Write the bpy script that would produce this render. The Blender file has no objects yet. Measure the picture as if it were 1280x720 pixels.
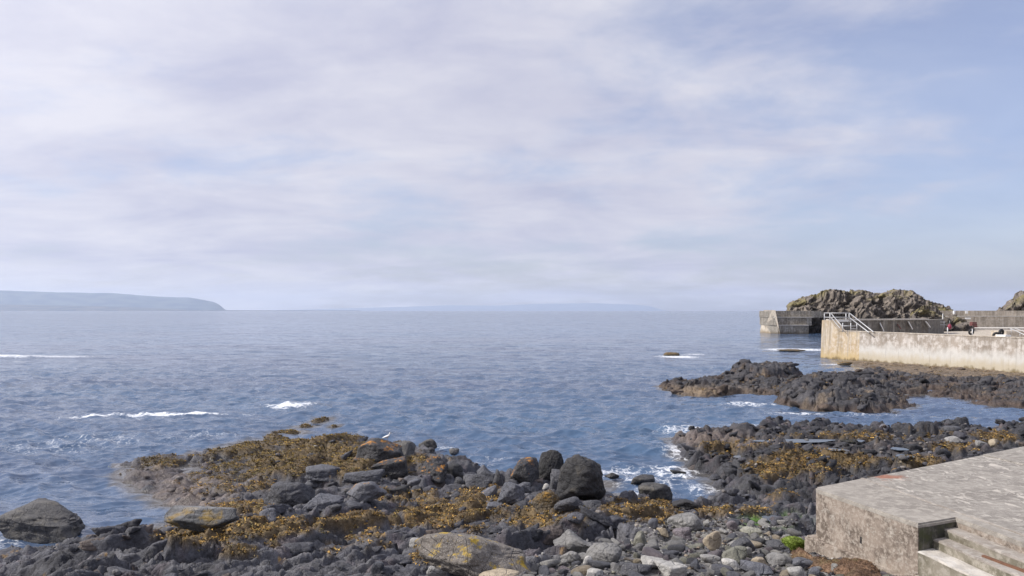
import bpy, bmesh, math, random
import numpy as np
from mathutils import Vector
random.seed(7); rng = np.random.default_rng(11)
sc = bpy.context.scene; COL = sc.collection
R = math.radians

# ------------------------------------------------------------ camera
K = 1.4                     # layout is written in units of 1/5 of the eye height (eye = 7 m above the sea)
F = 985.0                   # focal length in photo pixels
cam_d = bpy.data.cameras.new('camera'); cam = bpy.data.objects.new('camera', cam_d); COL.objects.link(cam)
cam.location = (0, 0, 5*K); cam.rotation_euler = (R(90), 0, 0)
cam_d.sensor_width = 36; cam_d.lens = F/1280*36; cam_d.shift_y = 28/1280
cam_d.clip_start = 0.2; cam_d.clip_end = 60000
sc.camera = cam

# ------------------------------------------------------------ sky and sun
SUN_EL, SUN_AZ = 40.0, -94.0        # azimuth clockwise from +Y
sun_dir = Vector((math.sin(R(SUN_AZ))*math.cos(R(SUN_EL)), math.cos(R(SUN_AZ))*math.cos(R(SUN_EL)), math.sin(R(SUN_EL))))
world = bpy.data.worlds.new('World'); sc.world = world; world.use_nodes = True
sc.cycles.volume_bounces = 2
sc.view_settings.view_transform = 'Standard'; sc.view_settings.look = 'None'
sc.view_settings.exposure = 0.45; sc.view_settings.gamma = 1.0
def build_world():
    nt = world.node_tree; N = nt.nodes; L = nt.links
    bg = N['Background']; bg.inputs[1].default_value = 0.1
    sky = N.new('ShaderNodeTexSky'); sky.sky_type = 'NISHITA'; sky.sun_disc = False
    sky.sun_elevation = R(SUN_EL); sky.sun_rotation = R(SUN_AZ); sky.air_density = 1.0; sky.dust_density = 1.5; sky.ozone_density = 2.0
    tc = N.new('ShaderNodeTexCoord'); sep = N.new('ShaderNodeSeparateXYZ'); L.new(tc.outputs['Generated'], sep.inputs[0])
    def math_(op, a, b=None, clamp=False):
        m = N.new('ShaderNodeMath'); m.operation = op; m.use_clamp = clamp
        for i, v in enumerate((a, b)):
            if v is None: continue
            if isinstance(v, (int, float)): m.inputs[i].default_value = v
            else: L.new(v, m.inputs[i])
        return m.outputs[0]
    zc = math_('ADD', math_('MAXIMUM', sep.outputs[2], 0.0), 0.16)
    comb = N.new('ShaderNodeCombineXYZ')
    L.new(math_('DIVIDE', sep.outputs[0], zc), comb.inputs[0]); L.new(math_('DIVIDE', sep.outputs[1], zc), comb.inputs[1])
    def noise(scale, detail, rough, dist, off, stretch=(1, 1, 1)):
        mp = N.new('ShaderNodeMapping'); mp.inputs['Location'].default_value = off; mp.inputs['Scale'].default_value = stretch
        mp.inputs['Rotation'].default_value = (0, 0, R(20))
        L.new(comb.outputs[0], mp.inputs[0])
        n = N.new('ShaderNodeTexNoise'); n.inputs['Scale'].default_value = scale; n.inputs['Detail'].default_value = detail
        n.inputs['Roughness'].default_value = rough; n.inputs['Distortion'].default_value = dist
        L.new(mp.outputs[0], n.inputs['Vector']); return n.outputs[0]
    n1 = noise(0.62, 6, 0.50, 0.2, (3.1, 1.7, 0)); n2 = noise(2.1, 9, 0.58, 0.25, (7.3, 0.4, 2.0)); n3 = noise(1.5, 10, 0.60, 0.35, (1.3, 4.4, 2.0), (0.8, 1.1, 1))
    s = math_('ADD', math_('MULTIPLY', n1, 0.55), math_('MULTIPLY', n2, 0.45))
    # the cover thins out away from the sun
    vd = N.new('ShaderNodeVectorMath'); vd.operation = 'DOT_PRODUCT'; L.new(tc.outputs['Generated'], vd.inputs[0]); vd.inputs[1].default_value = tuple(sun_dir)
    side = math_('ADD', math_('MULTIPLY', vd.outputs['Value'], 0.17), 0.095)
    s = math_('ADD', s, side)
    r = N.new('ShaderNodeMapRange'); r.interpolation_type = 'SMOOTHSTEP'; r.inputs[1].default_value = 0.475; r.inputs[2].default_value = 0.665
    r.inputs[3].default_value = 0.32; r.inputs[4].default_value = 1.0; L.new(s, r.inputs[0])
    cr = N.new('ShaderNodeMapRange'); cr.inputs[1].default_value = 0.34; cr.inputs[2].default_value = 0.64; L.new(n3, cr.inputs[0])
    ccol = N.new('ShaderNodeMix'); ccol.data_type = 'RGBA'; L.new(cr.outputs[0], ccol.inputs[0])
    ccol.inputs[6].default_value = (4.40, 4.52, 5.75, 1); ccol.inputs[7].default_value = (6.15, 6.12, 6.8, 1)
    glow = math_('MULTIPLY', math_('POWER', math_('MAXIMUM', vd.outputs['Value'], 0.0), 2.0), 0.52)
    gl = math_('ADD', glow, 0.89)
    cm = N.new('ShaderNodeVectorMath'); cm.operation = 'SCALE'; L.new(ccol.outputs[2], cm.inputs[0]); L.new(gl, cm.inputs['Scale'])
    blue = N.new('ShaderNodeVectorMath'); blue.operation = 'MULTIPLY'; L.new(sky.outputs[0], blue.inputs[0]); blue.inputs[1].default_value = (1.02, .98, 1.13)
    mx = N.new('ShaderNodeMix'); mx.data_type = 'RGBA'; L.new(r.outputs[0], mx.inputs[0]); L.new(blue.outputs[0], mx.inputs[6]); L.new(cm.outputs[0], mx.inputs[7])
    L.new(mx.outputs[2], bg.inputs[0])
build_world()
sd = bpy.data.lights.new('sun', 'SUN'); sd.energy = 3.3; sd.angle = R(1.2); sd.color = (1.0, 0.95, 0.88)
sun = bpy.data.objects.new('sun', sd); COL.objects.link(sun); sun.rotation_euler = sun_dir.to_track_quat('Z', 'Y').to_euler(); sun.location = (-40, 20, 60)

# ------------------------------------------------------------ object helpers
def link(o, parent=None):
    COL.objects.link(o)
    if parent is not None: o.parent = parent
    return o
def tag(o, label=None, cat=None, group=None, kind=None):
    if label: o['label'] = label
    if cat: o['category'] = cat
    if group: o['group'] = group
    if kind: o['kind'] = kind
    return o
def mesh_np(name, v, f, mat, smooth=True, attrs=None):
    """mesh from numpy verts (layout units) and faces (n,3) or (n,4) or a list of faces"""
    me = bpy.data.meshes.new(name)
    v = np.asarray(v, dtype=np.float64)*K
    if isinstance(f, np.ndarray):
        n, k = f.shape
        me.vertices.add(len(v)); me.vertices.foreach_set('co', v.astype(np.float32).ravel())
        me.loops.add(n*k); me.loops.foreach_set('vertex_index', f.astype(np.int32).ravel())
        me.polygons.add(n); me.polygons.foreach_set('loop_start', np.arange(0, n*k, k, dtype=np.int32))
        me.update(calc_edges=True)
    else:
        me.from_pydata([tuple(p) for p in v], [], f); me.update()
    if smooth: me.polygons.foreach_set('use_smooth', np.ones(len(me.polygons), dtype=bool))
    for an, av in (attrs or {}).items():
        av = np.asarray(av, dtype=np.float32)
        if av.ndim == 1:
            a = me.attributes.new(an, 'FLOAT', 'POINT'); a.data.foreach_set('value', av)
        else:
            if av.shape[1] == 3: av = np.concatenate([av, np.ones((len(av), 1), np.float32)], 1)
            a = me.attributes.new(an, 'FLOAT_COLOR', 'POINT'); a.data.foreach_set('color', av.ravel())
    if mat: me.materials.append(mat)
    return me
def put(name, me, parent=None, loc=None, rot=None, scale=None):
    o = bpy.data.objects.new(name, me)
    if loc is not None: o.location = Vector(loc)*K
    if rot is not None: o.rotation_euler = rot
    if scale is not None: o.scale = scale
    return link(o, parent)
def empty(name, loc=(0, 0, 0)):
    o = bpy.data.objects.new(name, None); o.location = Vector(loc)*K; o.empty_display_size = .2
    return link(o)
def P(px, py, d):            # photo pixel at distance d (layout units)
    return Vector(((px-640)/F*d, d, 5-(py-388)/F*d))
def Pz(px, py, z=0.0):       # photo pixel on the level z
    d = (5-z)*F/(py-388); return Vector(((px-640)/F*d, d, z))

# ------------------------------------------------------------ noise (numpy)
_perm = rng.permutation(256).astype(np.int64); PERM = np.concatenate([_perm, _perm, _perm])
_ang = rng.uniform(0, 2*np.pi, 256); G2 = np.stack([np.cos(_ang), np.sin(_ang)], 1)
_g3 = rng.normal(size=(256, 3)); G3 = _g3/np.linalg.norm(_g3, axis=1)[:, None]
RN = rng.uniform(0, 1, (256, 4))
def h2(ix, iy): return PERM[PERM[ix & 255] + (iy & 255)]
def h3(ix, iy, iz): return PERM[PERM[PERM[ix & 255] + (iy & 255)] + (iz & 255)]
def perlin2(x, y):
    ix = np.floor(x).astype(np.int64); iy = np.floor(y).astype(np.int64); fx = x-ix; fy = y-iy
    u = fx*fx*fx*(fx*(fx*6-15)+10); v = fy*fy*fy*(fy*(fy*6-15)+10)
    def g(a, b):
        G = G2[h2(ix+a, iy+b)]; return G[..., 0]*(fx-a)+G[..., 1]*(fy-b)
    a = g(0, 0); a = a+u*(g(1, 0)-a); b = g(0, 1); b = b+u*(g(1, 1)-b)
    return (a+v*(b-a))*1.5
def fbm2(x, y, o=4, g=.5):
    s = 0; a = 1; t = 0
    for i in range(o): s = s+a*perlin2(x*2**i+17.3*i, y*2**i-9.1*i); t += a; a *= g
    return s/t
def perlin3(p):
    i = np.floor(p).astype(np.int64); f = p-i; u = f*f*f*(f*(f*6-15)+10)
    def g(a, b, c):
        G = G3[h3(i[:, 0]+a, i[:, 1]+b, i[:, 2]+c)]; return G[:, 0]*(f[:, 0]-a)+G[:, 1]*(f[:, 1]-b)+G[:, 2]*(f[:, 2]-c)
    L_ = lambda a, b, t: a+(b-a)*t
    x0 = L_(L_(g(0,0,0), g(1,0,0), u[:,0]), L_(g(0,1,0), g(1,1,0), u[:,0]), u[:,1])
    x1 = L_(L_(g(0,0,1), g(1,0,1), u[:,0]), L_(g(0,1,1), g(1,1,1), u[:,0]), u[:,1])
    return L_(x0, x1, u[:, 2])*1.5
def fbm3(p, o=4, g=.5):
    s = 0; a = 1; t = 0
    for i in range(o): s = s+a*perlin3(p*2**i+7.7*i); t += a; a *= g
    return s/t
def worley2(x, y):
    ix = np.floor(x).astype(np.int64); iy = np.floor(y).astype(np.int64)
    f1 = np.full(x.shape, 9.0); f2 = np.full(x.shape, 9.0); cid = np.zeros(x.shape); tl = np.zeros(x.shape)
    for a in (-1, 0, 1):
        for b in (-1, 0, 1):
            r = RN[h2(ix+a, iy+b)]
            ox = ix+a+r[..., 0]-x; oy = iy+b+r[..., 1]-y; d = ox**2+oy**2
            n = d < f1; tl = np.where(n, (r[..., 3]-.5)*2*ox+(r[..., 2]*7.3 % 1-.5)*2*oy, tl)
            f2 = np.where(n, f1, np.minimum(f2, d)); cid = np.where(n, r[..., 2], cid); f1 = np.where(n, d, f1)
    global TILT
    TILT = tl
    return np.sqrt(f1), np.sqrt(f2), cid
def ss(a, b, x):
    t = np.clip((x-a)/(b-a), 0, 1); return t*t*(3-2*t)
def sdist(x, y, poly):
    """signed distance to a closed polygon, positive inside"""
    poly = np.asarray(poly, float); best = np.full(x.shape, 1e18); ins = np.zeros(x.shape, bool)
    n = len(poly)
    for i in range(n):
        ax, ay = poly[i]; bx, by = poly[(i+1) % n]; dx, dy = bx-ax, by-ay
        t = np.clip(((x-ax)*dx+(y-ay)*dy)/(dx*dx+dy*dy+1e-12), 0, 1)
        best = np.minimum(best, (x-ax-t*dx)**2+(y-ay-t*dy)**2)
        if by != ay:
            c = ((ay > y) != (by > y)) & (x < dx*(y-ay)/dy+ax); ins ^= c
    return np.where(ins, 1, -1)*np.sqrt(best)
def pxpoly(pts): return [(Pz(a, b).x, Pz(a, b).y) for a, b in pts]

# ------------------------------------------------------------ the shape of the shore
SHORE = pxpoly([(0,706),(55,692),(105,683),(150,672),(200,668),(214,655),(240,646),(236,640),(205,628),(170,612),(150,596),(156,580),(190,574),(235,569),
    (290,556),(330,550),(400,553),(450,550),(520,562),(560,584),(610,592),(700,604),(762,606),(764,634),(800,632),(860,640),(890,636),(912,628),
    (902,612),(884,600),(866,588),(858,572),(848,560),(842,548),(900,543),(960,538),(1050,542),(1100,544),(1180,537),(1230,542),(1280,537)])
SHORE += [(30, 34), (44, 38), (60, 38), (60, -4), (-24, -4), (-22, 8), (-15, 13)]
SHELF = pxpoly([(902,618),(884,602),(866,590),(858,573),(848,560),(842,548),(900,543),(960,538),(1050,542),(1100,544),(1180,537),(1230,542),(1280,537)])+[(30,34),(44,38),(60,38),(60,16),(12,16),(8,17.5),(6.2,18.5)]
PEBBLE = [(0.1,10.2),(1.1,12.2),(2.4,13.8),(3.2,15.6),(4.4,16.6),(5.3,15.8),(5.2,13),(5.2,10.5),(7,9),(8,5),(-.5,6)]
ISLETS = [(360,541,.85,.16),(382,533,.55,.12),(398,527,.6,.13),(418,534,.35,.12),(343,542,.3,.07),(405,524,.45,.10)]
POOLS = [  # px, py, level, semi-width, semi-depth, turn
    (992,551,.62,1.15,.28,.05),(1066,551,.66,.3,.25,.2),(1045,562,.66,.30,.17,-.5),(1124,561,.72,.2,.22,0),(1131,570,.72,.2,.2,.4),
    (924,571,.55,.13,.18,0),(966,648,.62,.17,.22,-.5),(356,674,.72,.14,.09,.3),(880,556,.3,.35,.12,.1)]
POOLW = [(Pz(a, b, z).x, Pz(a, b, z).y, z, w, d, t) for a, b, z, w, d, t in POOLS]
ISLW = [(Pz(a, b).x, Pz(a, b).y, r, h) for a, b, r, h in ISLETS]
def h_shore(x, y):
    wx = x+.35*fbm2(x*.9, y*.9, 3); wy = y+.35*fbm2(x*.9+40, y*.9+3, 3)
    sdv = sdist(wx, wy, SHORE)
    shelf = ss(-.4, .9, sdist(wx, wy, SHELF))
    peb = ss(-.3, .5, sdist(wx, wy, PEBBLE))
    rampR = np.interp(y, [6, 8, 10, 11, 14, 17, 20, 24, 40], [2.0, 1.9, 1.68, 1.5, 1.02, .52, .18, .15, .15])
    rampL = np.interp(y, [6, 8, 10, 12, 14, 17, 20, 24, 40], [1.7, 1.6, 1.35, 1.05, .80, .48, .30, .22, .14])
    t = ss(-3, 1.5, x)
    ramp = rampL*(1-t)+rampR*t
    ramp = ramp*(1-.72*ss(-5.5, -9.0, x)) + .25*ss(-6.2,-7.4,x)*ss(12.5,13.6,y)*ss(16,15,y)
    sh = .37+.08*fbm2(x*.3, y*.3, 2)
    base = np.maximum(ramp, 0)*(1-shelf)+np.maximum(sh, ramp*1.0)*shelf
    # steep little cliff at the water's edge, then the ramp
    edge = ss(-.15, .9, sdv)
    steep = ss(-.1, .8, sdv)
    e = edge*(1-shelf)+(.55*steep+.45*edge)*shelf
    base = base*e - 1.1*ss(.1, -1.8, sdv)-.12*(1-ss(-.3, .25, sdv))
    # lumps
    amp = (1-.80*peb)*ss(-1.0, .4, sdv)*(1-.35*ss(-5.5, -8.0, x))
    lx = .82*x+.57*y; ly = -.57*x+.82*y
    a1, b1, c1 = worley2(lx*.50+3.3+.25*fbm2(x*1.5, y*1.5, 2), ly*.85+1.1); t1 = TILT
    a2, b2, c2 = worley2(lx*1.0+13.3+.35*fbm2(x*1.3, y*1.3, 2), ly*2.2+1.7+.3*fbm2(x*1.9+7, y*1.9, 2)); t2 = TILT
    a3, b3, c3 = worley2(lx*2.5+5.3+.5*fbm2(x*2, y*2, 2), ly*5.4+8.7); t3 = TILT
    a4, b4, c4 = worley2(lx*8.5+.6*fbm2(x*4, y*4, 2), ly*13+2.2); t4 = TILT
    lava = ss(0, 1, shelf+ss(-3.5, -5.5, x)*ss(15.5, 13.5, y))
    lump = -.06+.36*(c1-.42)*ss(.0, .24, b1-a1)+.30*t1+.14*(ss(0, .22, b1-a1)-.8)+(.12+.05*lava)*(ss(.0, .28, b2-a2)*(c2*.8+.4)-.48)+.17*t2+.03*np.sqrt(np.clip(1-a2*a2, 0, 1))+(.05+.04*lava)*(ss(0, .32, b3-a3)*(c3*.8+.4)-.6)+.045*t3+.012*t4+.022*ss(0, .3, b4-a4)
    fine = .032*(1-2*np.abs(fbm2(x*2.6, y*2.6, 3)))+.035*fbm2(lx*7, ly*20, 2)*(1-shelf)+.012*fbm2(x*14, y*14, 2)
    big = .16*fbm2(x*.45+8, y*.45, 3)
    z = base+amp*(lump+fine+big*(.7+.3*shelf))
    for ix, iy, r, h in ISLW:
        q = np.exp(-(((x-ix)/(r))**2+((y-iy)/(r*.8))**2)*2.2)
        z = np.maximum(z, -.5+(h*.35+.5)*q**.35*1.02+.05*fbm2(x*3, y*3, 3))
    for qx, qy, qz, qw, qd, qt in POOLW:
        cx = (x-qx)*math.cos(qt)+(y-qy)*math.sin(qt); cy = -(x-qx)*math.sin(qt)+(y-qy)*math.cos(qt)
        rr = np.sqrt((cx/(qw*1.12))**2+(cy/(qd*1.12))**2)+.22*fbm2(x*2.2, y*2.2, 2)
        k = ss(1.5, .95, rr)
        z = z*(1-k)+(qz-.07+.20*(rr-.95).clip(0, 1))*k
    # the ground lies below the concrete slab
    return z
R1 = pxpoly([(897,471),(905,476),(945,478),(985,476),(1010,470),(975,467),(915,466)])
R2 = pxpoly([(814,483),(832,489),(850,495),(880,497),(930,493),(968,497),(1000,500),(1040,490),(1000,480),(940,481),(880,480),(840,480)])
R3 = pxpoly([(968,502),(985,511),(1030,516),(1100,518),(1143,514),(1152,505),(1140,497),(1100,482),(1040,478),(985,482),(962,492)])
R4 = pxpoly([(1075,486),(1110,495),(1150,497),(1188,498),(1200,504),(1228,509),(1280,512)])+[(30,38),(42,38),(60,44),(60,60),(40.5,64),(38,70),(36.2,76),(34.0,80),(32.5,78),(30.5,71),(29,66),(25,58),(23.5,54)]
R5 = pxpoly([(1040,452),(1062,457),(1085,459),(1120,460),(1120,455),(1060,449)])
def h_reef(x, y):
    wx = x+.8*fbm2(x*.45, y*.45, 3); wy = y+.8*fbm2(x*.45+40, y*.45+3, 3)
    z = np.full(x.shape, -1.0)
    for poly, top, w in ((R1, .72, 1.0), (R2, .30, 1.2), (R3, .62, 1.5), (R4, .18, 1.8), (R5, .02, 1.0)):
        s = sdist(wx, wy, poly); z = np.maximum(z, -1.0+(1.0+top*(.35+.65*ss(0, w*1.3, s)))*ss(-.8, w*.6, s))
    # flat tan ledge along the harbour wall
    a1, b1, c1 = worley2(x*.42+3+.3*fbm2(x, y, 2), y*.5+9); t1 = TILT; a2, b2, c2 = worley2(x*1.1+.4*fbm2(x, y, 2), y*1.3); t2 = TILT; a3, b3, c3 = worley2(x*2.8+.4*fbm2(x*2, y*2, 2), y*3.2); t3 = TILT
    lump = -.08+.60*(c1-.45)*ss(0, .12, b1-a1)+.30*t1+.24*(ss(0, .14, b2-a2)*(c2*.8+.4)-.5)+.20*t2+.10*(ss(0, .3, b3-a3)*(c3+.3)-.6)+.07*t3+.07*(.75-2*np.abs(fbm2(x*1.6, y*1.6, 3)))+.025*fbm2(x*8, y*8, 2)
    m = ss(-.6, .3, z)
    wall_flat = ss(52, 60, y)*ss(28, 31, x)
    z = z*(1-.5*wall_flat)+m*lump*(1-.72*wall_flat)
    return z
def ground(x, y): return np.maximum(h_shore(x, y), h_reef(x, y))
def hit(px, py, fn=None, y0=7, y1=60):
    yy = np.concatenate([np.arange(y0, 40, .03), np.arange(40, y1+30, .15)]); xx = (px-640)/F*yy; rz = 5-(py-388)/F*yy
    g = np.maximum((fn or h_shore)(xx, yy), -.02); i = np.argmax(rz <= g)
    return Vector((xx[i], yy[i], max(rz[i], -.02)))
def fan(u0, u1, nu, ys):
    u = np.linspace(u0, u1, nu); Y, U = np.meshgrid(ys, u, indexing='ij'); X = U*Y
    m, n = X.shape; idx = np.arange(m*n).reshape(m, n)
    f = np.stack([idx[:-1, :-1], idx[:-1, 1:], idx[1:, 1:], idx[1:, :-1]], -1).reshape(-1, 4)
    return X.ravel(), Y.ravel(), f
def compact(v, f, attrs):
    used = np.zeros(len(v), bool); used[f.ravel()] = True; mp = np.cumsum(used)-1
    return v[used], mp[f], {k: a[used] for k, a in attrs.items()}

# ------------------------------------------------------------ materials
class NT:
    def __init__(s, name):
        s.m = bpy.data.materials.new(name); s.m.use_nodes = True; s.t = s.m.node_tree; s.N = s.t.nodes; s.L = s.t.links
        s.b = s.N['Principled BSDF']; s.tc = s.N.new('ShaderNodeTexCoord')
    def n(s, t, **kw):
        x = s.N.new(t)
        for k, v in kw.items(): setattr(x, k, v)
        return x
    def set(s, inp, v):
        if isinstance(v, bpy.types.NodeSocket): s.L.new(v, inp)
        elif v is not None:
            if inp.type == 'RGBA' and len(v) == 3: v = (*v, 1)
            inp.default_value = v
    def math(s, op, a, b=None, clamp=False):
        x = s.n('ShaderNodeMath', operation=op, use_clamp=clamp); s.set(x.inputs[0], a); s.set(x.inputs[1], b); return x.outputs[0]
    def mix(s, f, a, b, mode='MIX'):
        x = s.n('ShaderNodeMix', data_type='RGBA', blend_type=mode); s.set(x.inputs[0], f); s.set(x.inputs[6], a); s.set(x.inputs[7], b); return x.outputs[2]
    def map(s, v, a, b, c=0.0, d=1.0, smooth=True):
        x = s.n('ShaderNodeMapRange'); x.interpolation_type = 'SMOOTHSTEP' if smooth else 'LINEAR'
        for i, q in enumerate((v, a, b, c, d)): s.set(x.inputs[i], q)
        return x.outputs[0]
    def noise(s, scale, detail=4, rough=.5, dist=0, vec=None, out=0, stretch=None):
        x = s.n('ShaderNodeTexNoise'); vec = vec or s.tc.outputs['Object']
        if stretch:
            mp = s.n('ShaderNodeMapping'); mp.inputs['Scale'].default_value = stretch; s.L.new(vec, mp.inputs[0]); vec = mp.outputs[0]
        s.L.new(vec, x.inputs['Vector'])
        x.inputs['Scale'].default_value = scale; x.inputs['Detail'].default_value = detail; x.inputs['Roughness'].default_value = rough; x.inputs['Distortion'].default_value = dist
        return x.outputs[out]
    def voro(s, scale, feature='F1', out=0, vec=None):
        x = s.n('ShaderNodeTexVoronoi', feature=feature); s.L.new(vec or s.tc.outputs['Object'], x.inputs['Vector']); x.inputs['Scale'].default_value = scale; return x.outputs[out]
    def attr(s, name, fac=False):
        x = s.n('ShaderNodeAttribute', attribute_name=name); return x.outputs['Fac' if fac else 'Color']
    def bump(s, h, strength=.5, dist=.02, normal=None):
        x = s.n('ShaderNodeBump'); x.inputs['Strength'].default_value = strength; x.inputs['Distance'].default_value = dist
        s.L.new(h, x.inputs['Height']); 
        if normal: s.L.new(normal, x.inputs['Normal'])
        return x.outputs[0]
    def fin(s, col=None, rough=None, normal=None, spec=None, metal=None):
        if col is not None: s.set(s.b.inputs['Base Color'], col)
        if rough is not None: s.set(s.b.inputs['Roughness'], rough)
        if normal is not None: s.L.new(normal, s.b.inputs['Normal'])
        if spec is not None: s.set(s.b.inputs['Specular IOR Level'], spec)
        if metal is not None: s.set(s.b.inputs['Metallic'], metal)
        return s.m
def upness(s):
    g = s.n('ShaderNodeNewGeometry'); sp = s.n('ShaderNodeSeparateXYZ'); s.L.new(g.outputs['Normal'], sp.inputs[0]); return sp.outputs[2]
def mat_ground():
    s = NT('shore rock'); t = s.attr('tint')
    n1 = s.noise(1.6, 6, .6); n2 = s.noise(9, 6, .65); n3 = s.noise(45, 4, .6)
    c = s.mix(s.map(n1, .3, .7), s.mix(1, t, (.62, .62, .66), 'MULTIPLY'), s.mix(1, t, (1.35, 1.33, 1.32), 'MULTIPLY'))
    c = s.mix(s.map(n2, .35, .65, 0, .75), c, s.mix(1, c, (.5, .48, .47), 'MULTIPLY'))
    c = s.mix(s.map(n3, .5, .75, 0, .7), c, s.mix(1, c, (1.9, 1.85, 1.8), 'MULTIPLY'))
    c = s.mix(s.map(s.voro(24), .0, .10, .5, 0), c, (.32, .31, .29))
    n4 = s.noise(3.6, 8, .7, .4); vv = s.map(s.voro(7, 'DISTANCE_TO_EDGE'), 0, .12)
    h = s.math('ADD', s.math('ADD', s.math('MULTIPLY', n2, .5), s.math('MULTIPLY', n4, .9)), s.math('ADD', s.math('MULTIPLY', n3, .25), s.math('MULTIPLY', vv, .12)))
    c = s.mix(s.map(n4, .36, .5, .55, 0), c, s.mix(1, c, (.35, .34, .34), 'MULTIPLY')); wet = s.attr('wet', True)
    c = s.mix(wet, c, s.mix(1, c, (.52, .52, .55), 'MULTIPLY'))
    rough = s.map(wet, 0, 1, .82, .32, False)
    s.fin(c, rough, s.bump(h, .85, .085), .45); return s.m
def mat_boulder(name, c1, c2, lichen=None, lo=.55, patch=2.4, topz=.25, specks=.25, rough=.8, speck_c=(.42, .41, .38), stain=None):
    s = NT(name)
    oi = s.n('ShaderNodeObjectInfo')
    off = s.n('ShaderNodeVectorMath', operation='SCALE'); cx = s.n('ShaderNodeCombineXYZ'); 
    for i in range(3): s.L.new(oi.outputs['Random'], cx.inputs[i])
    s.L.new(cx.outputs[0], off.inputs[0]); off.inputs['Scale'].default_value = 37.0
    ad = s.n('ShaderNodeVectorMath', operation='ADD'); s.L.new(s.tc.outputs['Object'], ad.inputs[0]); s.L.new(off.outputs[0], ad.inputs[1]); v = ad.outputs[0]
    n1 = s.noise(1.8, 6, .6, .2, v); n2 = s.noise(11, 6, .65, 0, v); n3 = s.noise(50, 3, .6, 0, v)
    c = s.mix(s.map(n1, .32, .68), c1, c2)
    c = s.mix(s.map(n2, .40, .70, 0, .6), c, s.mix(1, c, (.55, .54, .54), 'MULTIPLY'))
    c = s.mix(s.map(n3, .52, .75, 0, specks*2), c, speck_c)
    if stain: c = s.mix(s.map(s.noise(2.2, 5, .6, .5, v), .52, .66, 0, .75), c, stain)
    br = s.map(oi.outputs['Random'], 0, 1, .8, 1.22, False)
    hv = s.n('ShaderNodeHueSaturation'); s.L.new(br, hv.inputs['Value']); s.L.new(c, hv.inputs['Color']); c = hv.outputs[0]
    if lichen:
        m = s.math('MULTIPLY', s.map(s.noise(patch, 7, .72, .3, v), lo, lo+.09), s.map(upness(s), topz, topz+.4))
        lc = s.mix(s.map(n2, .35, .65), lichen, tuple(q*.55 for q in lichen))
        c = s.mix(m, c, lc)
    ck = s.voro(2.2, 'DISTANCE_TO_EDGE', 0, None); 
    h = s.math('ADD', s.math('ADD', s.math('MULTIPLY', n2, .7), s.math('MULTIPLY', n3, .2)), s.math('MULTIPLY', s.map(ck, 0, .03), .25))
    s.fin(c, rough, s.bump(h, 1.0, .10), .4); return s.m
def mat_concrete(name, base, dark, light, flake=.0, flake_thr=.55, waterline=None, streak=0.0, moss=None, rust=None, scale=1.0, bump=.6):
    s = NT(name)
    n1 = s.noise(.7*scale, 6, .6, .3); n2 = s.noise(4*scale, 7, .68); n3 = s.noise(34*scale, 4, .6)
    c = s.mix(s.map(n1, .33, .66), base, dark)
    c = s.mix(s.map(n2, .44, .62, 0, .85), c, light)
    c = s.mix(s.map(n3, .52, .72, 0, .5), c, s.mix(1, c, (.55, .53, .5), 'MULTIPLY'))
    hsrc = s.math('ADD', s.math('MULTIPLY', n2, .5), s.math('MULTIPLY', n3, .5))
    if flake:
        m = s.math('MULTIPLY', s.map(s.noise(3.2, 9, .72, .6, stretch=(1.6, .8, 1)), flake_thr, flake_thr+.05), flake)
        c = s.mix(m, c, (.62, .57, .50)); hsrc = s.math('ADD', hsrc, s.math('MULTIPLY', m, .5))
    if streak:
        v = s.noise(1.0, 5, .65, 0, stretch=(1.6, 1.6, .10)); c = s.mix(s.map(v, .46, .60, 0, streak), c, (.14, .115, .085))
        v2 = s.noise(1.0, 5, .65, 0, stretch=(2.6, 2.6, .14)); c = s.mix(s.map(v2, .52, .66, 0, streak*.8), c, (.60, .57, .52))
    if waterline:
        g = s.n('ShaderNodeNewGeometry'); sp = s.n('ShaderNodeSeparateXYZ'); s.L.new(g.outputs['Position'], sp.inputs[0])
        zz = s.math('ADD', sp.outputs[2], s.math('MULTIPLY', s.math('SUBTRACT', s.noise(1.2, 5, .6, stretch=(1, 1, .5)), .5), 1.9))
        for (z0, z1, colr, amt) in waterline:
            c = s.mix(s.map(zz, z0*K, z1*K, amt, 0), c, colr)
    if moss: c = s.mix(s.map(s.noise(1.4, 7, .7), .50, .64, 0, .85), c, moss)
    if rust: 
        rx, ry, rr = rust; g = s.n('ShaderNodeNewGeometry'); d = s.n('ShaderNodeVectorMath', operation='DISTANCE'); s.L.new(g.outputs['Position'], d.inputs[0]); d.inputs[1].default_value = (rx*K, ry*K, 2.4*K)
        dd = s.math('ADD', d.outputs['Value'], s.math('MULTIPLY', s.math('SUBTRACT', s.noise(4, 5, .6), .5), .9)); c = s.mix(s.map(dd, rr*.2, rr, .85, 0), c, (.30, .12, .07))
    s.fin(c, .88, s.bump(hsrc, bump, .03), .3); return s.m
def mat_plain(name, col, rough=.5, metal=0, var=.35, scale=9):
    s = NT(name); n = s.noise(scale, 5, .6); c = s.mix(s.map(n, .35, .7, 0, var), col, tuple(q*.4 for q in col)); s.fin(c, rough, s.bump(n, .2, .01), .4, metal); return s.m
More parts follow.
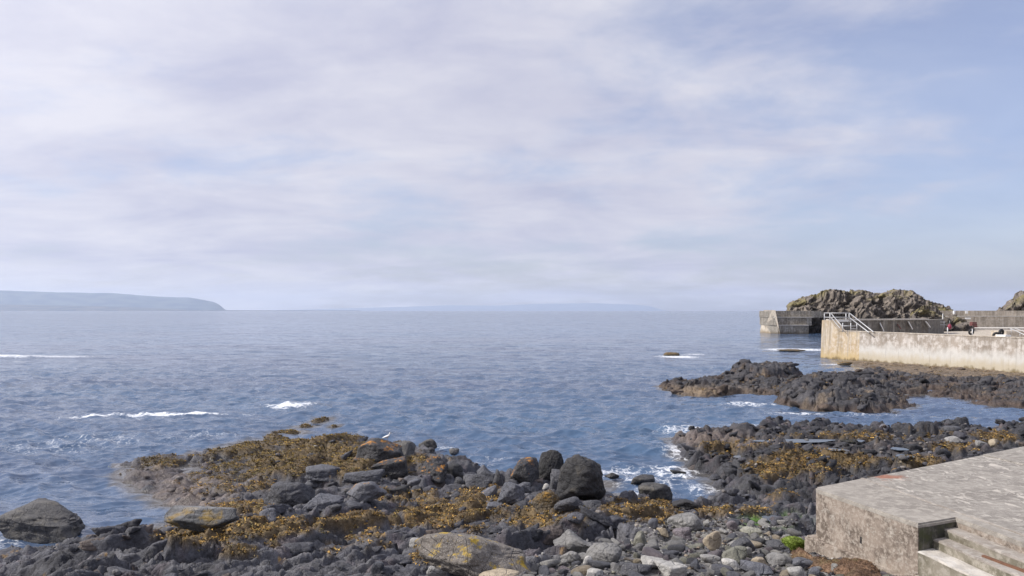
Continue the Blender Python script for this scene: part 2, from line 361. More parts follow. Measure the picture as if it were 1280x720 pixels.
def mat_sea():
    s = NT('sea water')
    pos = s.tc.outputs['Object']
    def slope(scale, detail, k, stretch):
        nc = s.noise(scale, detail, .6, 0, pos, 1, stretch)
        a = s.n('ShaderNodeVectorMath', operation='SUBTRACT'); s.L.new(nc, a.inputs[0]); a.inputs[1].default_value = (.5, .5, .5)
        b = s.n('ShaderNodeVectorMath', operation='MULTIPLY'); s.L.new(a.outputs[0], b.inputs[0]); b.inputs[1].default_value = (k*.8, k, 0); return b.outputs[0]
    geo = s.n('ShaderNodeNewGeometry'); acc = geo.outputs['Normal']
    for sl in (slope(3.2, 4, 1.0, (1, 1.6, 1)), slope(.75, 4, .85, (1, 2.0, 1)), slope(.16, 4, .70, (1, 2.6, 1)), slope(.035, 3, .16, (1, 3, 1))):
        a = s.n('ShaderNodeVectorMath', operation='ADD'); s.L.new(acc, a.inputs[0]); s.L.new(sl, a.inputs[1]); acc = a.outputs[0]
    nz = s.n('ShaderNodeVectorMath', operation='NORMALIZE'); s.L.new(acc, nz.inputs[0])
    # colour: deep blue, browner over the shallows
    big = s.noise(.012, 5, .6, .2, pos, 0, (1, 2.5, 1))
    deep = s.mix(s.map(big, .35, .65), (.068, .098, .166), (.056, .106, .186))
    sh = s.attr('shallow', True)
    c = s.mix(s.map(sh, .25, 1.0, 0, .85), deep, (.10, .085, .065))
    # lacy foam
    fa = s.attr('foam', True)
    wv = s.noise(1.1, 4, .6, 0, pos, 1); wadd = s.n('ShaderNodeVectorMath', operation='ADD'); s.L.new(pos, wadd.inputs[0]); ws = s.n('ShaderNodeVectorMath', operation='SCALE'); s.L.new(wv, ws.inputs[0]); ws.inputs['Scale'].default_value = 1.1; s.L.new(ws.outputs[0], wadd.inputs[1])
    lace = s.map(s.voro(1.9, 'DISTANCE_TO_EDGE', 0, wadd.outputs[0]), 0, .28, 1, 0, False)
    lace2 = s.map(s.voro(5.5, 'DISTANCE_TO_EDGE', 0, wadd.outputs[0]), 0, .3, 1, 0, False)
    fn = s.noise(1.6, 8, .72, .4, pos, 0, (1, 1.4, 1)); fn2 = s.noise(9, 5, .7, 0, pos)
    v = s.math('ADD', s.math('ADD', s.math('MULTIPLY', lace, .26), s.math('MULTIPLY', lace2, .16)), s.math('ADD', s.math('MULTIPLY', fn, .62), s.math('MULTIPLY', fn2, .22)))
    fm = s.map(s.math('ADD', v, fa), 1.06, 1.46)
    fm = s.math('MULTIPLY', fm, s.map(fa, .02, .12))
    c = s.mix(fm, c, (.74, .76, .79))
    s.b.inputs['IOR'].default_value = 1.33
    rg = s.mix(fm, (.09, .09, .09), (.75, .75, .75))
    s.fin(c, rg, nz.outputs[0], .5); return s.m
def mat_weed():
    s = NT('seaweed'); c = s.attr('tint'); n = s.noise(14, 4, .6); c = s.mix(s.map(n, .35, .65), c, s.mix(1, c, (.55, .5, .45), 'MULTIPLY'))
    s.fin(c, .62, None, .25); return s.m
M = dict(
    ground=mat_ground(), sea=mat_sea(), weed=mat_weed(),
    dark=mat_boulder('dark basalt', (.050, .051, .059), (.092, .092, .103), rough=.7),
    black=mat_boulder('black basalt', (.022, .022, .025), (.050, .048, .050), rough=.62, specks=.12, stain=(.10, .09, .075)),
    blacklichen=mat_boulder('black basalt with orange lichen', (.026, .026, .030), (.058, .056, .059), (.50, .22, .035), .50, 2.2, .35, rough=.62),
    slate=mat_boulder('blue grey basalt', (.082, .086, .104), (.145, .147, .168), rough=.72),
    slatelichen=mat_boulder('blue grey basalt with lichen', (.09, .094, .11), (.15, .15, .165), (.50, .24, .035), .53, 2.2, .45, rough=.72),
    yellow=mat_boulder('brown boulder with yellow lichen', (.115, .10, .088), (.195, .172, .15), (.62, .42, .06), .515, 2.4, .12, specks=.4),
    grey=mat_boulder('grey beach stone', (.22, .215, .21), (.33, .32, .305), specks=.3),
    light=mat_boulder('pale beach stone', (.40, .39, .37), (.55, .53, .49), specks=.3, speck_c=(.25, .24, .22)),
    tan=mat_boulder('tan beach stone', (.34, .28, .20), (.48, .40, .29), specks=.3),
    purple=mat_boulder('purple grey stone', (.15, .13, .145), (.23, .195, .205), specks=.3),
    olive=mat_boulder('olive grey stone', (.20, .20, .16), (.31, .30, .245), specks=.3),
    seaboulder=mat_boulder('sea boulder', (.058, .057, .060), (.105, .100, .098), rough=.68, stain=(.17, .155, .13)),
    green=mat_boulder('algae covered rock', (.14, .15, .04), (.22, .30, .05), (.28, .37, .07), .52, 2, -.2, specks=.1, speck_c=(.35, .4, .1)),
    weedrock=mat_boulder('weed covered rock', (.075, .06, .04), (.14, .10, .05), (.30, .17, .035), .5, 3, .0, rough=.7),
    ledge=mat_boulder('flat topped rock with weed stains', (.085, .085, .085), (.14, .14, .145), (.36, .36, .37), .30, 1.2, .78, rough=.75, stain=(.34, .22, .04)),
    apron=mat_concrete('smooth weathered concrete', (.315, .288, .252), (.225, .203, .178), (.38, .35, .305), scale=1.6, bump=.5),
    deck=mat_concrete('flaking concrete deck', (.30, .275, .243), (.21, .19, .168), (.38, .352, .31), flake=.6, flake_thr=.53, scale=1.7, rust=(5.9, 12.35, .42), bump=.8),
    paleconc=mat_concrete('pale concrete', (.52, .49, .44), (.38, .35, .31), (.62, .59, .54), flake=.5, flake_thr=.52),
    wallface=mat_concrete('stained concrete face', (.34, .28, .23), (.135, .107, .085), (.45, .39, .33), scale=3.2, flake=.35, flake_thr=.56, bump=1.0),
    step=mat_concrete('mossy step concrete', (.24, .215, .17), (.13, .12, .085), (.36, .33, .28), scale=1.5, moss=(.125, .11, .078)),
    tread=mat_concrete('step tread concrete', (.33, .295, .26), (.23, .20, .17), (.39, .36, .32), scale=1.4, flake=.4, flake_thr=.56),
    harbour=mat_concrete('tide stained harbour concrete', (.38, .33, .28), (.30, .26, .22), (.60, .56, .52), streak=.30, scale=.3,
        waterline=[(1.0, 2.0, (.54, .53, .50), .85), (.35, 1.2, (.40, .33, .21), .65), (-.1, .30, (.15, .11, .05), .85)], bump=.3),
    harbourgold=mat_concrete('ochre stained harbour concrete', (.52, .43, .31), (.42, .32, .20), (.58, .50, .40), streak=.4, scale=.5,
        waterline=[(.1, 1.2, (.45, .33, .15), .75), (-.1, .25, (.14, .10, .05), .85)], bump=.3),
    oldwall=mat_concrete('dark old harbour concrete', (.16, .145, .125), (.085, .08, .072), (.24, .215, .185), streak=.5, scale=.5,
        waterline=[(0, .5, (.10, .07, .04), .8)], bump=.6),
    palewall=mat_concrete('sandy old harbour concrete', (.50, .43, .345), (.36, .315, .25), (.58, .52, .44), streak=.35, scale=.5,
        waterline=[(0, .7, (.20, .15, .09), .8)], bump=.4),
    pierwall=mat_concrete('weathered pier concrete in shade tone', (.25, .225, .19), (.14, .128, .11), (.40, .37, .32), streak=.45, scale=.5, waterline=[(0, .6, (.10, .075, .045), .8)], bump=.5),  # pier front, kept darker than the end to carry its shade
    recess=mat_concrete('damp dark recess concrete', (.085, .08, .065), (.045, .044, .036), (.15, .14, .115), streak=.5, scale=1.5, moss=(.06, .065, .03)),  # shade of the step recess is mixed into this dark colour
    steel=mat_plain('galvanised steel', (.55, .55, .55), .5, .3, .2), white=mat_plain('white paint', (.78, .77, .74), .5, 0, .15),
    rubber=mat_plain('black rubber', (.018, .018, .02), .6), red=mat_plain('dark red paint', (.16, .05, .045), .5), crimson=mat_plain('crimson plastic', (.25, .03, .06), .45, 0, .2),
    yellowp=mat_plain('yellow plastic', (.75, .38, .04), .5, 0, .15), rust=mat_plain('rusty iron', (.17, .085, .05), .85), beak=mat_plain('gull beak', (.7, .45, .05), .4),
    gullwhite=mat_plain('white feathers', (.82, .82, .80), .7, 0, .05), gullgrey=mat_plain('grey feathers', (.42, .44, .47), .7, 0, .1), leg=mat_plain('gull leg', (.5, .3, .25), .6),
)

# ------------------------------------------------------------ rocky shore
def pix(x, y, z): return 640+F*x/y, 388+F*(5-z)/y
def blob(a, b, cx, cy, rx, ry): return np.exp(-(((a-cx)/rx)**2+((b-cy)/ry)**2))
WEEDZ = [(400,575,130,22,1.0),(310,562,60,14,.9),(195,578,40,10,.8),(290,605,80,18,.6),(310,640,60,14,.7),(250,668,55,14,1.1),(345,660,55,14,1.0),(300,690,40,10,.7),(410,690,30,10,.6),(420,655,50,10,.9),(345,685,20,8,.6),(500,618,60,12,.8),
    (560,645,80,20,.9),(470,650,50,14,.7),(470,680,60,16,.5),(530,690,22,16,.9),(600,622,50,14,.8),(700,640,60,14,.6),(680,652,60,14,.7),(800,638,45,12,1.2),(770,658,60,12,.35),(895,640,40,10,.7),(940,640,30,8,.7),
    (900,560,30,10,.7),(970,583,40,14,1.0),(1010,577,60,13,1.1),(1070,575,40,9,.7),(950,556,50,9,.6),(1060,546,80,5,.8),(1150,578,40,7,.9),(1190,560,40,10,.7),(1245,548,50,8,.7),(1170,545,50,6,.5),(980,622,30,12,.5),(1020,598,40,8,.5),(740,618,30,8,.2),(380,533,90,14,2.0)]
def weed_mask(x, y, z, a, b):
    w = 0
    for cx, cy, rx, ry, k in WEEDZ: w = np.maximum(w, k*blob(a, b, cx, cy, rx*1.15, ry*1.25))
    n = .5+.55*fbm2(x*.8+4, y*.8+2, 4, .6)+.30*fbm2(x*3.1, y*3.1, 3)
    return ss(.545, .70, n*.62+w*.60)*ss(-.12, -.02, z)
def build_shore():
    step = []; y = 6.0
    while y < 38.5: step.append(y); y += max(.020, .033*(y/13)**1.6) if y < 26 else .12
    X, Y, f = fan(-.86, .98, 720, np.array(step)); Z = h_shore(X, Y)
    a, b = pix(X, Y, Z); w = weed_mask(X, Y, Z, a, b)
    Z = Z+w*(.05+.07*np.abs(fbm2(X*3.5, Y*3.5, 3)))
    base = np.array([.108, .110, .122])*np.ones((len(X), 1))
    v = .5+.6*fbm2(X*.6, Y*.6, 4); base = base*(.40+1.15*v)[:, None]; shf = ss(-.5, .8, sdist(X, Y, SHELF)); base = base*(1-.45*shf)[:, None]
    tan = np.clip(blob(a, b, 215, 612, 62, 28)*1.6*ss(.2, .5, .5+.6*fbm2(X*.7+9, Y*.7, 3)), 0, 1)*.85
    tan = np.maximum(tan, .8*blob(a, b, 880, 548, 60, 10)); tan = np.maximum(tan, .35*blob(a, b, 1150, 560, 130, 14)*ss(.4, .7, .5+.6*fbm2(X*1.2+9, Y*1.2, 3)))
    base = base*(1-tan[:, None])+np.array([.27, .215, .175])*tan[:, None]
    lavagrey = blob(a, b, 330, 700, 130, 35)*.6; base = base*(1-lavagrey[:, None])+np.array([.145, .145, .152])*lavagrey[:, None]
    peb = ss(-.3, .5, sdist(X, Y, PEBBLE)); base = base*(1-peb[:, None])+np.array([.19, .185, .175])*peb[:, None]
    # purple coralline patches
    pu = ss(.55, .75, .5+.6*fbm2(X*1.7+70, Y*1.7, 4))*.4*(1-peb); base = base*(1-pu[:, None])+np.array([.15, .115, .125])*pu[:, None]
    lich = ss(.74, .84, .5+.7*fbm2(X*2.0+30, Y*2.0, 5, .65))*ss(.35, .6, Z)*(1-peb)*.8; base = base*(1-lich[:, None])+np.array([.42, .25, .06])*lich[:, None]
    gr = np.clip(1.3*(blob(a, b, 950, 652, 24, 7)+blob(a, b, 985, 652, 20, 7))*ss(.40, .6, .5+.6*fbm2(X*2.5, Y*2.5, 3)), 0, 1)
    base = base*(1-gr[:, None])+np.array([.10, .20, .03])*gr[:, None]
    base = base*(1-.85*w[:, None])+np.array([.17, .118, .050])*.85*w[:, None]
    wet = np.clip(ss(.28, .02, Z+.1*fbm2(X*2, Y*2, 2))+.25*ss(.6, .2, Z), 0, 1)
    X2 = X+.05*fbm2(X*3+3, Y*3+Z*4, 3)*ss(0, .2, Z); Y2 = Y+.08*fbm2(X*3+33, Y*3+Z*4, 3)*ss(0, .2, Z)
    keep = (Z[f] > -.35).any(1); v = np.stack([X2, Y2, Z], 1)
    v, f, at = compact(v, f[keep], dict(tint=base, wet=wet))
    me = mesh_np('rocky_shore', v, f, M['ground'], True, at); o = put('rocky_shore', me); tag(o, kind='structure')
    return X, Y, Z, w, a, b
def fronds(name, pts, cols, n_per, size, label_, kind='stuff', parent=None, seed=1):
    """tufts of short drooping strips"""
    r = np.random.default_rng(seed); n = len(pts)*n_per
    p = np.repeat(pts, n_per, 0)+r.normal(0, size*.35, (n, 3))*np.array([1, 1, .2]); c = np.repeat(cols, n_per, 0)*r.uniform(.5, 1.45, (n, 1))
    an = r.normal(-2.2, 1.3, n); d = np.stack([np.cos(an), np.sin(an), np.zeros(n)], 1); s = np.stack([-np.sin(an), np.cos(an), np.zeros(n)], 1)
    ln = size*r.uniform(.6, 1.5, n)[:, None]; wd = ln*r.uniform(.14, .30, n)[:, None]; lift = r.uniform(.08, .45, n)[:, None]*ln
    up = np.array([0, 0, 1.0]); tw = r.normal(0, .35, (n, 1))*wd*up
    v = np.stack([p-s*wd*.3-up*.01, p+s*wd*.3-up*.01, p+d*ln*.5-s*wd*.6+up*lift+tw, p+d*ln*.5+s*wd*.6+up*lift-tw, p+d*ln+up*lift*.45], 1).reshape(-1, 3)
    i = np.arange(n)[:, None]*5
    f = np.concatenate([i+np.array([[0, 1, 3]]), i+np.array([[0, 3, 2]]), i+np.array([[2, 3, 4]])], 0)
    me = mesh_np(name, v, f, M['weed'], True, dict(tint=np.clip(np.repeat(c, 5, 0), 0, 1))); o = put(name, me, parent)
    if kind: tag(o, label_, 'seaweed' if parent is None else None, kind=kind)
    return o
def weedcols(n, r, mix=.5):
    pal = np.array([[.48, .29, .07], [.38, .24, .07], [.27, .18, .065], [.15, .11, .05], [.52, .36, .11], [.23, .19, .075], [.17, .10, .055]])
    return pal[r.choice(len(pal), n, p=[.16, .22, .20, .14, .08, .12, .08])]
SH = build_shore()
def build_weed():
    X, Y, Z, w, a, b = SH; r = np.random.default_rng(5)
    # sampling by true ground area
    area = (X[1]-X[0])/Y[0]*Y*np.maximum(.020, .033*(Y/13)**1.6)
    ok = (a > -60) & (a < 1340) & (b < 760) & (Z > -.06); pr = np.where(ok, w*area, 0)
    ink = sdist(X, Y, [(4.3,11.6),(16,19.3),(20,4),(6,4)]) > -.1; pr[ink] = 0
    pr /= pr.sum(); i = r.choice(len(X), 27000, p=pr); z = Z[i]
    pts = np.stack([X[i], Y[i], z], 1)
    orange = (.5+.6*fbm2(X[i]*.9+50, Y[i]*.9, 3))[:, None]; c = weedcols(len(i), r)
    c = c*np.clip(.25+orange*1.5, .35, 1.6)
    left = (a[i] < 560)[:, None] & (b[i] < 600)[:, None]; c = np.where(left, c*np.array([.80, .86, .85]), c)
    fronds('seaweed', pts, c, 4, .060, 'brown and ochre bladder wrack draped over the shore rocks', seed=6)
build_weed()
def build_pools():
    s = NT('still pool water'); s.b.inputs['IOR'].default_value = 1.33
    s.fin((.045, .05, .05), .04, s.bump(s.noise(6, 2, .5), .15, .01), .6)
    for i, (qx, qy, qz, qw, qd, qt) in enumerate(POOLW):
        n = 48; vs = [(qx, qy, qz)]
        for k in range(n):
            t = 2*math.pi*k/n; rr = 1.25+.10*math.sin(3*t+i)+.08*math.sin(5*t+2*i)
            cx, cy = qw*rr*math.cos(t), qd*rr*math.sin(t)
            vs.append((qx+cx*math.cos(qt)-cy*math.sin(qt), qy+cx*math.sin(qt)+cy*math.cos(qt), qz))
        me = mesh_np('rock_pool', np.array(vs), [(0, k+1, (k+1) % n+1) for k in range(n)], s.m); tag(put('rock_pool', me), kind='structure')
build_pools()

# ------------------------------------------------------------ reef, outcrops
def build_reef():
    step = []; y = 36.0
    while y < 84: step.append(y); y += .085*(y/40)**1.3
    X, Y, f = fan(.10, .95, 620, np.array(step)); Z = h_reef(X, Y); a, b = pix(X, Y, Z)
    base = np.array([.064, .063, .068])*np.ones((len(X), 1))*(.7+.7*(.5+.6*fbm2(X*.5, Y*.5, 4)))[:, None]
    br = np.maximum(ss(.42, .10, Z+.12*fbm2(X*1.3, Y*1.3, 3))*.85, ss(.60, .78, .5+.6*fbm2(X*.6+20, Y*.6, 4))*.5)
    base = base*(1-br[:, None])+np.array([.115, .078, .055])*br[:, None]
    tanm = np.maximum(ss(53, 59, Y)*ss(28, 31, X)*.9, .8*blob(a, b, 870, 490, 60, 7)); tanm = np.maximum(tanm, .5*ss(.62, .75, .5+.6*fbm2(X*.9+60, Y*.9, 4)))
    base = base*(1-tanm[:, None])+np.array([.27, .205, .13])*tanm[:, None]
    wet = ss(.28, .0, Z)*.8
    X2 = X+.16*fbm2(X*1.2+3, Y*1.2+Z*2, 3)*ss(0, .3, Z); Y2 = Y+.25*fbm2(X*1.2+33, Y*1.2+Z*2, 3)*ss(0, .3, Z)
    keep = (Z[f] > -.3).any(1); v, f, at = compact(np.stack([X2, Y2, Z], 1), f[keep], dict(tint=base, wet=wet))
    o = put('rock_reef', mesh_np('rock_reef', v, f, M['ground'], True, at))
    tag(o, 'long knobbly black lava reef lying across the cove in front of the harbour wall', 'reef')
    # a little weed on it
    i = np.random.default_rng(3).choice(len(X), 5000, p=(lambda q: q/q.sum())(ss(.55, .75, .5+.6*fbm2(X*.6+20, Y*.6, 4))*ss(0, .1, Z)*ss(.9, .5, Z)*Y))
    fronds('wrack', np.stack([X[i], Y[i], Z[i]], 1), weedcols(len(i), np.random.default_rng(2))*.7, 2, .10, None, None, o, 9)['kind'] = 'stuff'
build_reef()
def outcrop(name, label, prof, d0, depth, zb, cat='rock outcrop', seed=0, nx=300, ny=130):
    """rocky knoll: heights from a skyline, cliffs in front"""
    px = np.array([p[0] for p in prof], float); zz = np.array([5-(p[1]-388)/F*d0 for p in prof])
    xs = (px-640)/F*d0; u = np.linspace(xs[0], xs[-1], nx); w = np.linspace(-1, 1, ny); Y, X = np.meshgrid(w, u, indexing='ij'); X = X.ravel(); W = Y.ravel(); Yd = d0+W*depth
    ftop = np.interp(X, xs, zz)
    cross = np.clip((W+1.0)/(.85+.25*fbm2(X*.12+seed, W*1.5, 2)), 0, 1)**.75*ss(1.05, .5, W)
    a1, b1, c1 = worley2(X*.16+seed, Yd*.13+X*.05); t1 = TILT; a2, b2, c2 = worley2(X*.42+seed+fbm2(X*.3, Yd*.3, 2), Yd*.3); t2 = TILT; a3, b3, c3 = worley2(X*1.15+.5*fbm2(X*.8, Yd*.8, 2), Yd*.8); t3 = TILT
    H = ftop-zb
    prof_t = cross
    Z = zb+H*prof_t+(2.4*(c1-.6)*ss(0, .15, b1-a1)+2.0*t1+.5*(ss(0, .2, b2-a2)*(c2+.2)-.6)+.5*t2+.1*(ss(0, .3, b3-a3)-.5)+.3*t3+.3*(1-2*np.abs(fbm2(X*.6, Yd*.6, 4)))+.3*fbm2(X*1.8, Yd*1.8, 3))*np.clip(H/4, 0, 1)*ss(0, .15, cross)*(1-.40*ss(.75, 1, cross))
    X2 = X*Yd/d0+.6*fbm2(X*.5, Z*.7+seed, 3); Y2 = Yd+1.0*fbm2(X*.35+9, Z*.6+seed, 4)
    Q = np.stack([X*.16+seed, Yd*.16+Z*.05, Z*.30-X*.04], 1); rg = np.abs(fbm3(Q*1.5, 3)); r2 = np.abs(fbm3(Q*4.2+5, 3)); sc_ = ss(0, .2, cross)*(1-.6*ss(.85, 1, cross))
    Y2 = Y2+(6.5*rg+2.6*r2-1.6)*sc_; Z = Z-(1.9*rg+1.0*r2-.6)*sc_
    grass = ss(.84, .98, (Z-zb)/np.maximum(H, .5)+.22*fbm2(X*.25, Yd*.25, 3))*ss(.46, .60, .5+.6*fbm2(X*.18+5, Yd*.22, 4))*.8
    base = np.array([.195, .168, .138])*(.35+1.3*(.5+.7*fbm2(X*.35+seed, Z*.8+Yd*.3, 4)))[:, None]
    dk = ss(4.3, 2.0, Z+1.2*fbm2(X*.15, Yd*.2, 3))*.6; base = base*(1-dk[:, None])+np.array([.05, .05, .052])*dk[:, None]
    base = base*(1-grass[:, None])+np.array([.22, .19, .07])*grass[:, None]
    m, n = ny, nx; idx = np.arange(m*n).reshape(m, n); f = np.stack([idx[:-1, :-1], idx[:-1, 1:], idx[1:, 1:], idx[1:, :-1]], -1).reshape(-1, 4)
    me = mesh_np(name, np.stack([X2, Y2, Z], 1), f, M['ground'], False, dict(tint=base, wet=np.zeros(len(X)))); me.polygons.foreach_set('use_smooth', np.ones(len(f), bool))
    return tag(put(name, me), label, cat)
outcrop('rock_outcrop', 'big craggy knoll with grass on its crown behind the harbour walls',
    [(968,420),(978,404),(983,392),(988,384),(996,379),(1006,375),(1018,372.5),(1032,369),(1045,366),(1060,366),(1075,364),(1092,368),(1104,369),(1118,367),(1136,369),(1146,372),(1154,378),(1164,382),(1175,387),(1192,393),(1204,403),(1215,410)], 190, 19, -1.0)
outcrop('rock_outcrop', 'low dark craggy rock at the right foot of the big grassy knoll',
    [(1126,412),(1138,400),(1148,393),(1158,389),(1168,390),(1177,394),(1188,398),(1200,403),(1214,411)], 126, 5, .5, seed=57, nx=120, ny=50)
outcrop('rock_outcrop', 'small reddish rock knoll rising over the harbour back wall at the right edge',
    [(1244,394),(1256,384),(1263,377),(1272,371),(1290,368),(1320,364),(1360,366),(1400,376),(1420,392)], 165, 10, 1.0, seed=31, nx=160, ny=70)

# ------------------------------------------------------------ far land
def far_land(name, prof, d0, depth, cols, seed=0, nx=220, ny=50):  # cols hold land colours with pale blue distance haze mixed in
    px = np.array([p[0] for p in prof], float); hh = np.array([(388-p[1])/F*d0+4.99 for p in prof]); xs = (px-640)/F*d0
    u = np.linspace(xs[0], xs[-1], nx); w = np.linspace(0, 1, ny); W, X = np.meshgrid(w, u, indexing='ij'); X = X.ravel(); W = W.ravel()
    top = np.interp(X, xs, hh); front = ss(0, .10, W)*.22+ss(.16, .85, W)*.78
    s_ = d0/7000; Z = top*front+top*.05*fbm2(X/(260*s_)+seed, W*6, 4)*ss(0, .1, W)*(1-ss(.8, 1, W))-8*d0/13000
    Yf = d0*(1-.10*(1-W))+W*depth*.5; v = np.stack([X*Yf/d0, Yf, Z*(.35+.65*Yf/d0)], 1)
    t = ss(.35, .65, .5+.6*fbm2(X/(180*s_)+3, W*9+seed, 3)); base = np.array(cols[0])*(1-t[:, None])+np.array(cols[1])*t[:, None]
    idx = np.arange(nx*ny).reshape(ny, nx); f = np.stack([idx[:-1, :-1], idx[:-1, 1:], idx[1:, 1:], idx[1:, :-1]], -1).reshape(-1, 4)
    s = bpy.data.materials.get('far land')
    if s is None:
        q = NT('far land'); q.fin(q.attr('tint'), .95, None, .1); s = q.m
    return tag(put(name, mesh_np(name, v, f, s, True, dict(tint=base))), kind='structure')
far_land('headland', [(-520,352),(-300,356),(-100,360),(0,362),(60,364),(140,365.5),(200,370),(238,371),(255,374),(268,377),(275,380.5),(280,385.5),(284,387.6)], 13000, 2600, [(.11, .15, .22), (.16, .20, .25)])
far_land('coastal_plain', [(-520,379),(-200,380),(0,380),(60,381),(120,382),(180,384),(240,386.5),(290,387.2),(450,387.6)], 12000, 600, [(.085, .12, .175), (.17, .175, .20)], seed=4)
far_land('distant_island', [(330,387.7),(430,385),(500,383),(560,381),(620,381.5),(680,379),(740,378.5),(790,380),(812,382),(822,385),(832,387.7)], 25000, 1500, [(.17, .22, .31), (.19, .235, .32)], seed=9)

# ------------------------------------------------------------ sea
def build_sea():
    ys = []; y = 9.0
    while y < 320: ys.append(y); y += max(.055, .46*y*y/3940)
    ys = np.array(ys); X, Y, f = fan(-.86, .98, 640, ys); step = np.maximum(.055, .46*Y*Y/3940); cell = np.maximum(step, 1.84/640*Y)
    r = np.random.default_rng(21); Z = np.zeros(len(X)); DX = np.zeros(len(X)); DY = np.zeros(len(X))
    gust = .75+.5*(.5+.6*fbm2(X*.05, Y*.09, 3))
    for k in range(90):
        lam = .35*(9.0/.35)**(r.uniform()**.85); th = r.normal(R(255), R(34)); kk = 2*np.pi/lam
        amp = .0115*lam**.60*r.uniform(.5, 1.2)/(1+ (lam/3.2)**2*.8)
        fade = ss(1.3, 2.8, lam/cell); ph = kk*(X*math.cos(th)+Y*math.sin(th))+r.uniform(0, 6.28)+1.6*fbm2(X/(lam*3.3)+k, Y/(lam*3.3), 1)
        A = amp*fade*gust*(.78 if lam > 1.6 else 1.05); Z += A*np.cos(ph); DX -= A*math.cos(th)*np.sin(ph)*.8; DY -= A*math.sin(th)*np.sin(ph)*.8
    hs = np.full(len(X), -1.1); nr = Y < 40; hs[nr] = h_shore(X[nr], Y[nr]); rf = (Y > 34) & (Y < 86) & (X > 3); hs[rf] = np.maximum(hs[rf], h_reef(X[rf], Y[rf]))
    calm = 1-.75*ss(-.5, 0, hs)
    cove = ss(-.5, 1.0, sdist(X, Y, [(-20,14),(-6.7,14),(-6.5,22),(-12,22),(-20,18)])); calm *= 1-.45*cove
    lag = ss(0, 3, sdist(X, Y, [(16,33.5),(30,38),(45,38),(45,45),(26,40),(20,39)])); calm *= 1-.5*lag
    Z *= calm; DX *= calm; DY *= calm
    # a few steeper swells
    foam = np.zeros(len(X)); shal = ss(-.75, .0, hs)
    def ridge(pa, pb, wd, h, fo, wob=1.0):
        nonlocal Z, foam
        a = Pz(*pa); b = Pz(*pb); d = (b-a); L_ = d.length; ex, ey = d.x/L_, d.y/L_
        s = (X-a.x)*ex+(Y-a.y)*ey; t = -(X-a.x)*ey+(Y-a.y)*ex+wob*wd*fbm2(X/(wd*3)+a.x, Y/(wd*3), 2)
        env = ss(-wd, wd*2, s)*ss(L_+wd, L_-wd*2, s); g = np.exp(-(t/wd)**2)*env; Z = Z+h*g
        if fo: foam = np.maximum(foam, fo*np.exp(-((t+wd*.35)/(wd*.85))**2)*env*(.80+.5*fbm2(X*.5, Y*.5, 3)))
    ridge((745,561),(858,560), .45, .13, 0); ridge((830,536),(960,532), .5, .12, .12)
    ridge((58,521),(300,517), .5, .08, .86, 1.2); ridge((290,516),(330,520), .4, .05, .55); ridge((308,510),(402,504), 1.2, .16, 1.35, .8); ridge((-80,450),(66,446), 2.0, .30, 1.0, .7)
    ridge((438,515),(472,515), .5, .06, .5); ridge((0,560),(300,538), 1.2, .05, .3, 2); ridge((600,560),(730,556), .35, .06, 0)
    def fb(px, py, rx, ry, k):
        nonlocal foam
        c = Pz(px, py); foam = np.maximum(foam, k*np.exp(-(((X-c.x)/rx)**2+((Y-c.y)/ry)**2)))
    for q in [(848,446,3.0,2.6,.85),(862,443,3,2,.7),(992,437,5.5,4,.9),(1010,438,4,3,.6),(1050,456,3,2,.7),(935,505,2.2,1.2,.66),(1000,517,2.2,.8,.62),(1090,519,2.2,.6,.55),(905,473,1.6,1.4,.6),(940,470,3,1.2,.6),
              (870,538,2.6,1.2,.60),(960,533,3.0,.9,.55),(1040,535,2.4,.5,.5),(850,565,1.0,2.0,.62),(810,600,2.2,2.2,.52),(770,590,1.1,1.0,.60),(880,612,.9,1.0,.55),(905,625,.5,.6,.6),(840,590,1.5,1.5,.60),(555,578,1.0,1.2,.8),(520,600,.5,.5,.7),(600,578,1.5,1.5,.42),
              (60,560,6,3.5,.40),(130,550,4,2.5,.43),(200,575,2.5,1.2,.4),(250,545,4,2.2,.42),(350,550,3,1.4,.35),(40,585,4,2,.30),(80,600,2,1,.32),(560,560,1.2,.8,.5),(465,540,2,2,.35),(640,575,2,.8,.45),(200,640,1.2,1.0,.30),(230,642,.3,.5,.6),(-5,680,1.2,1.0,.5),(957,412,6,9,.55),(20,446,12,3,.8),(800,615,1.0,.6,.55)]: fb(*q)
    foam = np.maximum(foam, .48*ss(-.30, .02, hs)*(.6+.8*fbm2(X*.35, Y*.35, 2)).clip(0, 1.2)*ss(600, 700, 640+F*X/Y+ (Y>24)*80)); foam = np.maximum(foam, .22*ss(-.25, 0, hs))
    far = ss(200, 300, Y); Z *= 1-far
    v = np.stack([X+DX, Y+DY, Z], 1); keep = (hs[f] < .18).any(1)
    v, f, at = compact(v, f[keep], dict(foam=foam, shallow=shal))
    # outer sheets out to the horizon and to both sides, joined on the same level
    y1 = ys[-1]; u0, u1 = -.86, .98; fx, fy, ff = fan(u0, u1, 60, np.geomspace(y1, 6800, 70)); n0 = len(v)
    v2 = np.stack([fx, fy, np.zeros(len(fx))], 1); 
    e = np.array([(-16000, -400, -.15), (-16000, 6800, -.15), (u0*6800, 6800, -.15), (u0*9, 9, -.15), (-9, -400, -.15)], float)
    g = np.array([(u1*9, 9, -.15), (u1*6800, 6800, -.15), (16500, 6800, -.15), (16500, -400, -.15), (9, -400, -.15)], float)
    V = np.concatenate([v, v2, e, g]); m = len(V)-10
    F4 = np.concatenate([f, ff+n0]); extra = np.array([(m, m+4, m+3, m+3), (m, m+3, m+2, m+1), (m+5, m+9, m+8, m+8), (m+5, m+8, m+7, m+6)])
    faces = np.concatenate([F4, extra[[1, 3]]]); z = np.zeros(len(V)-len(v))
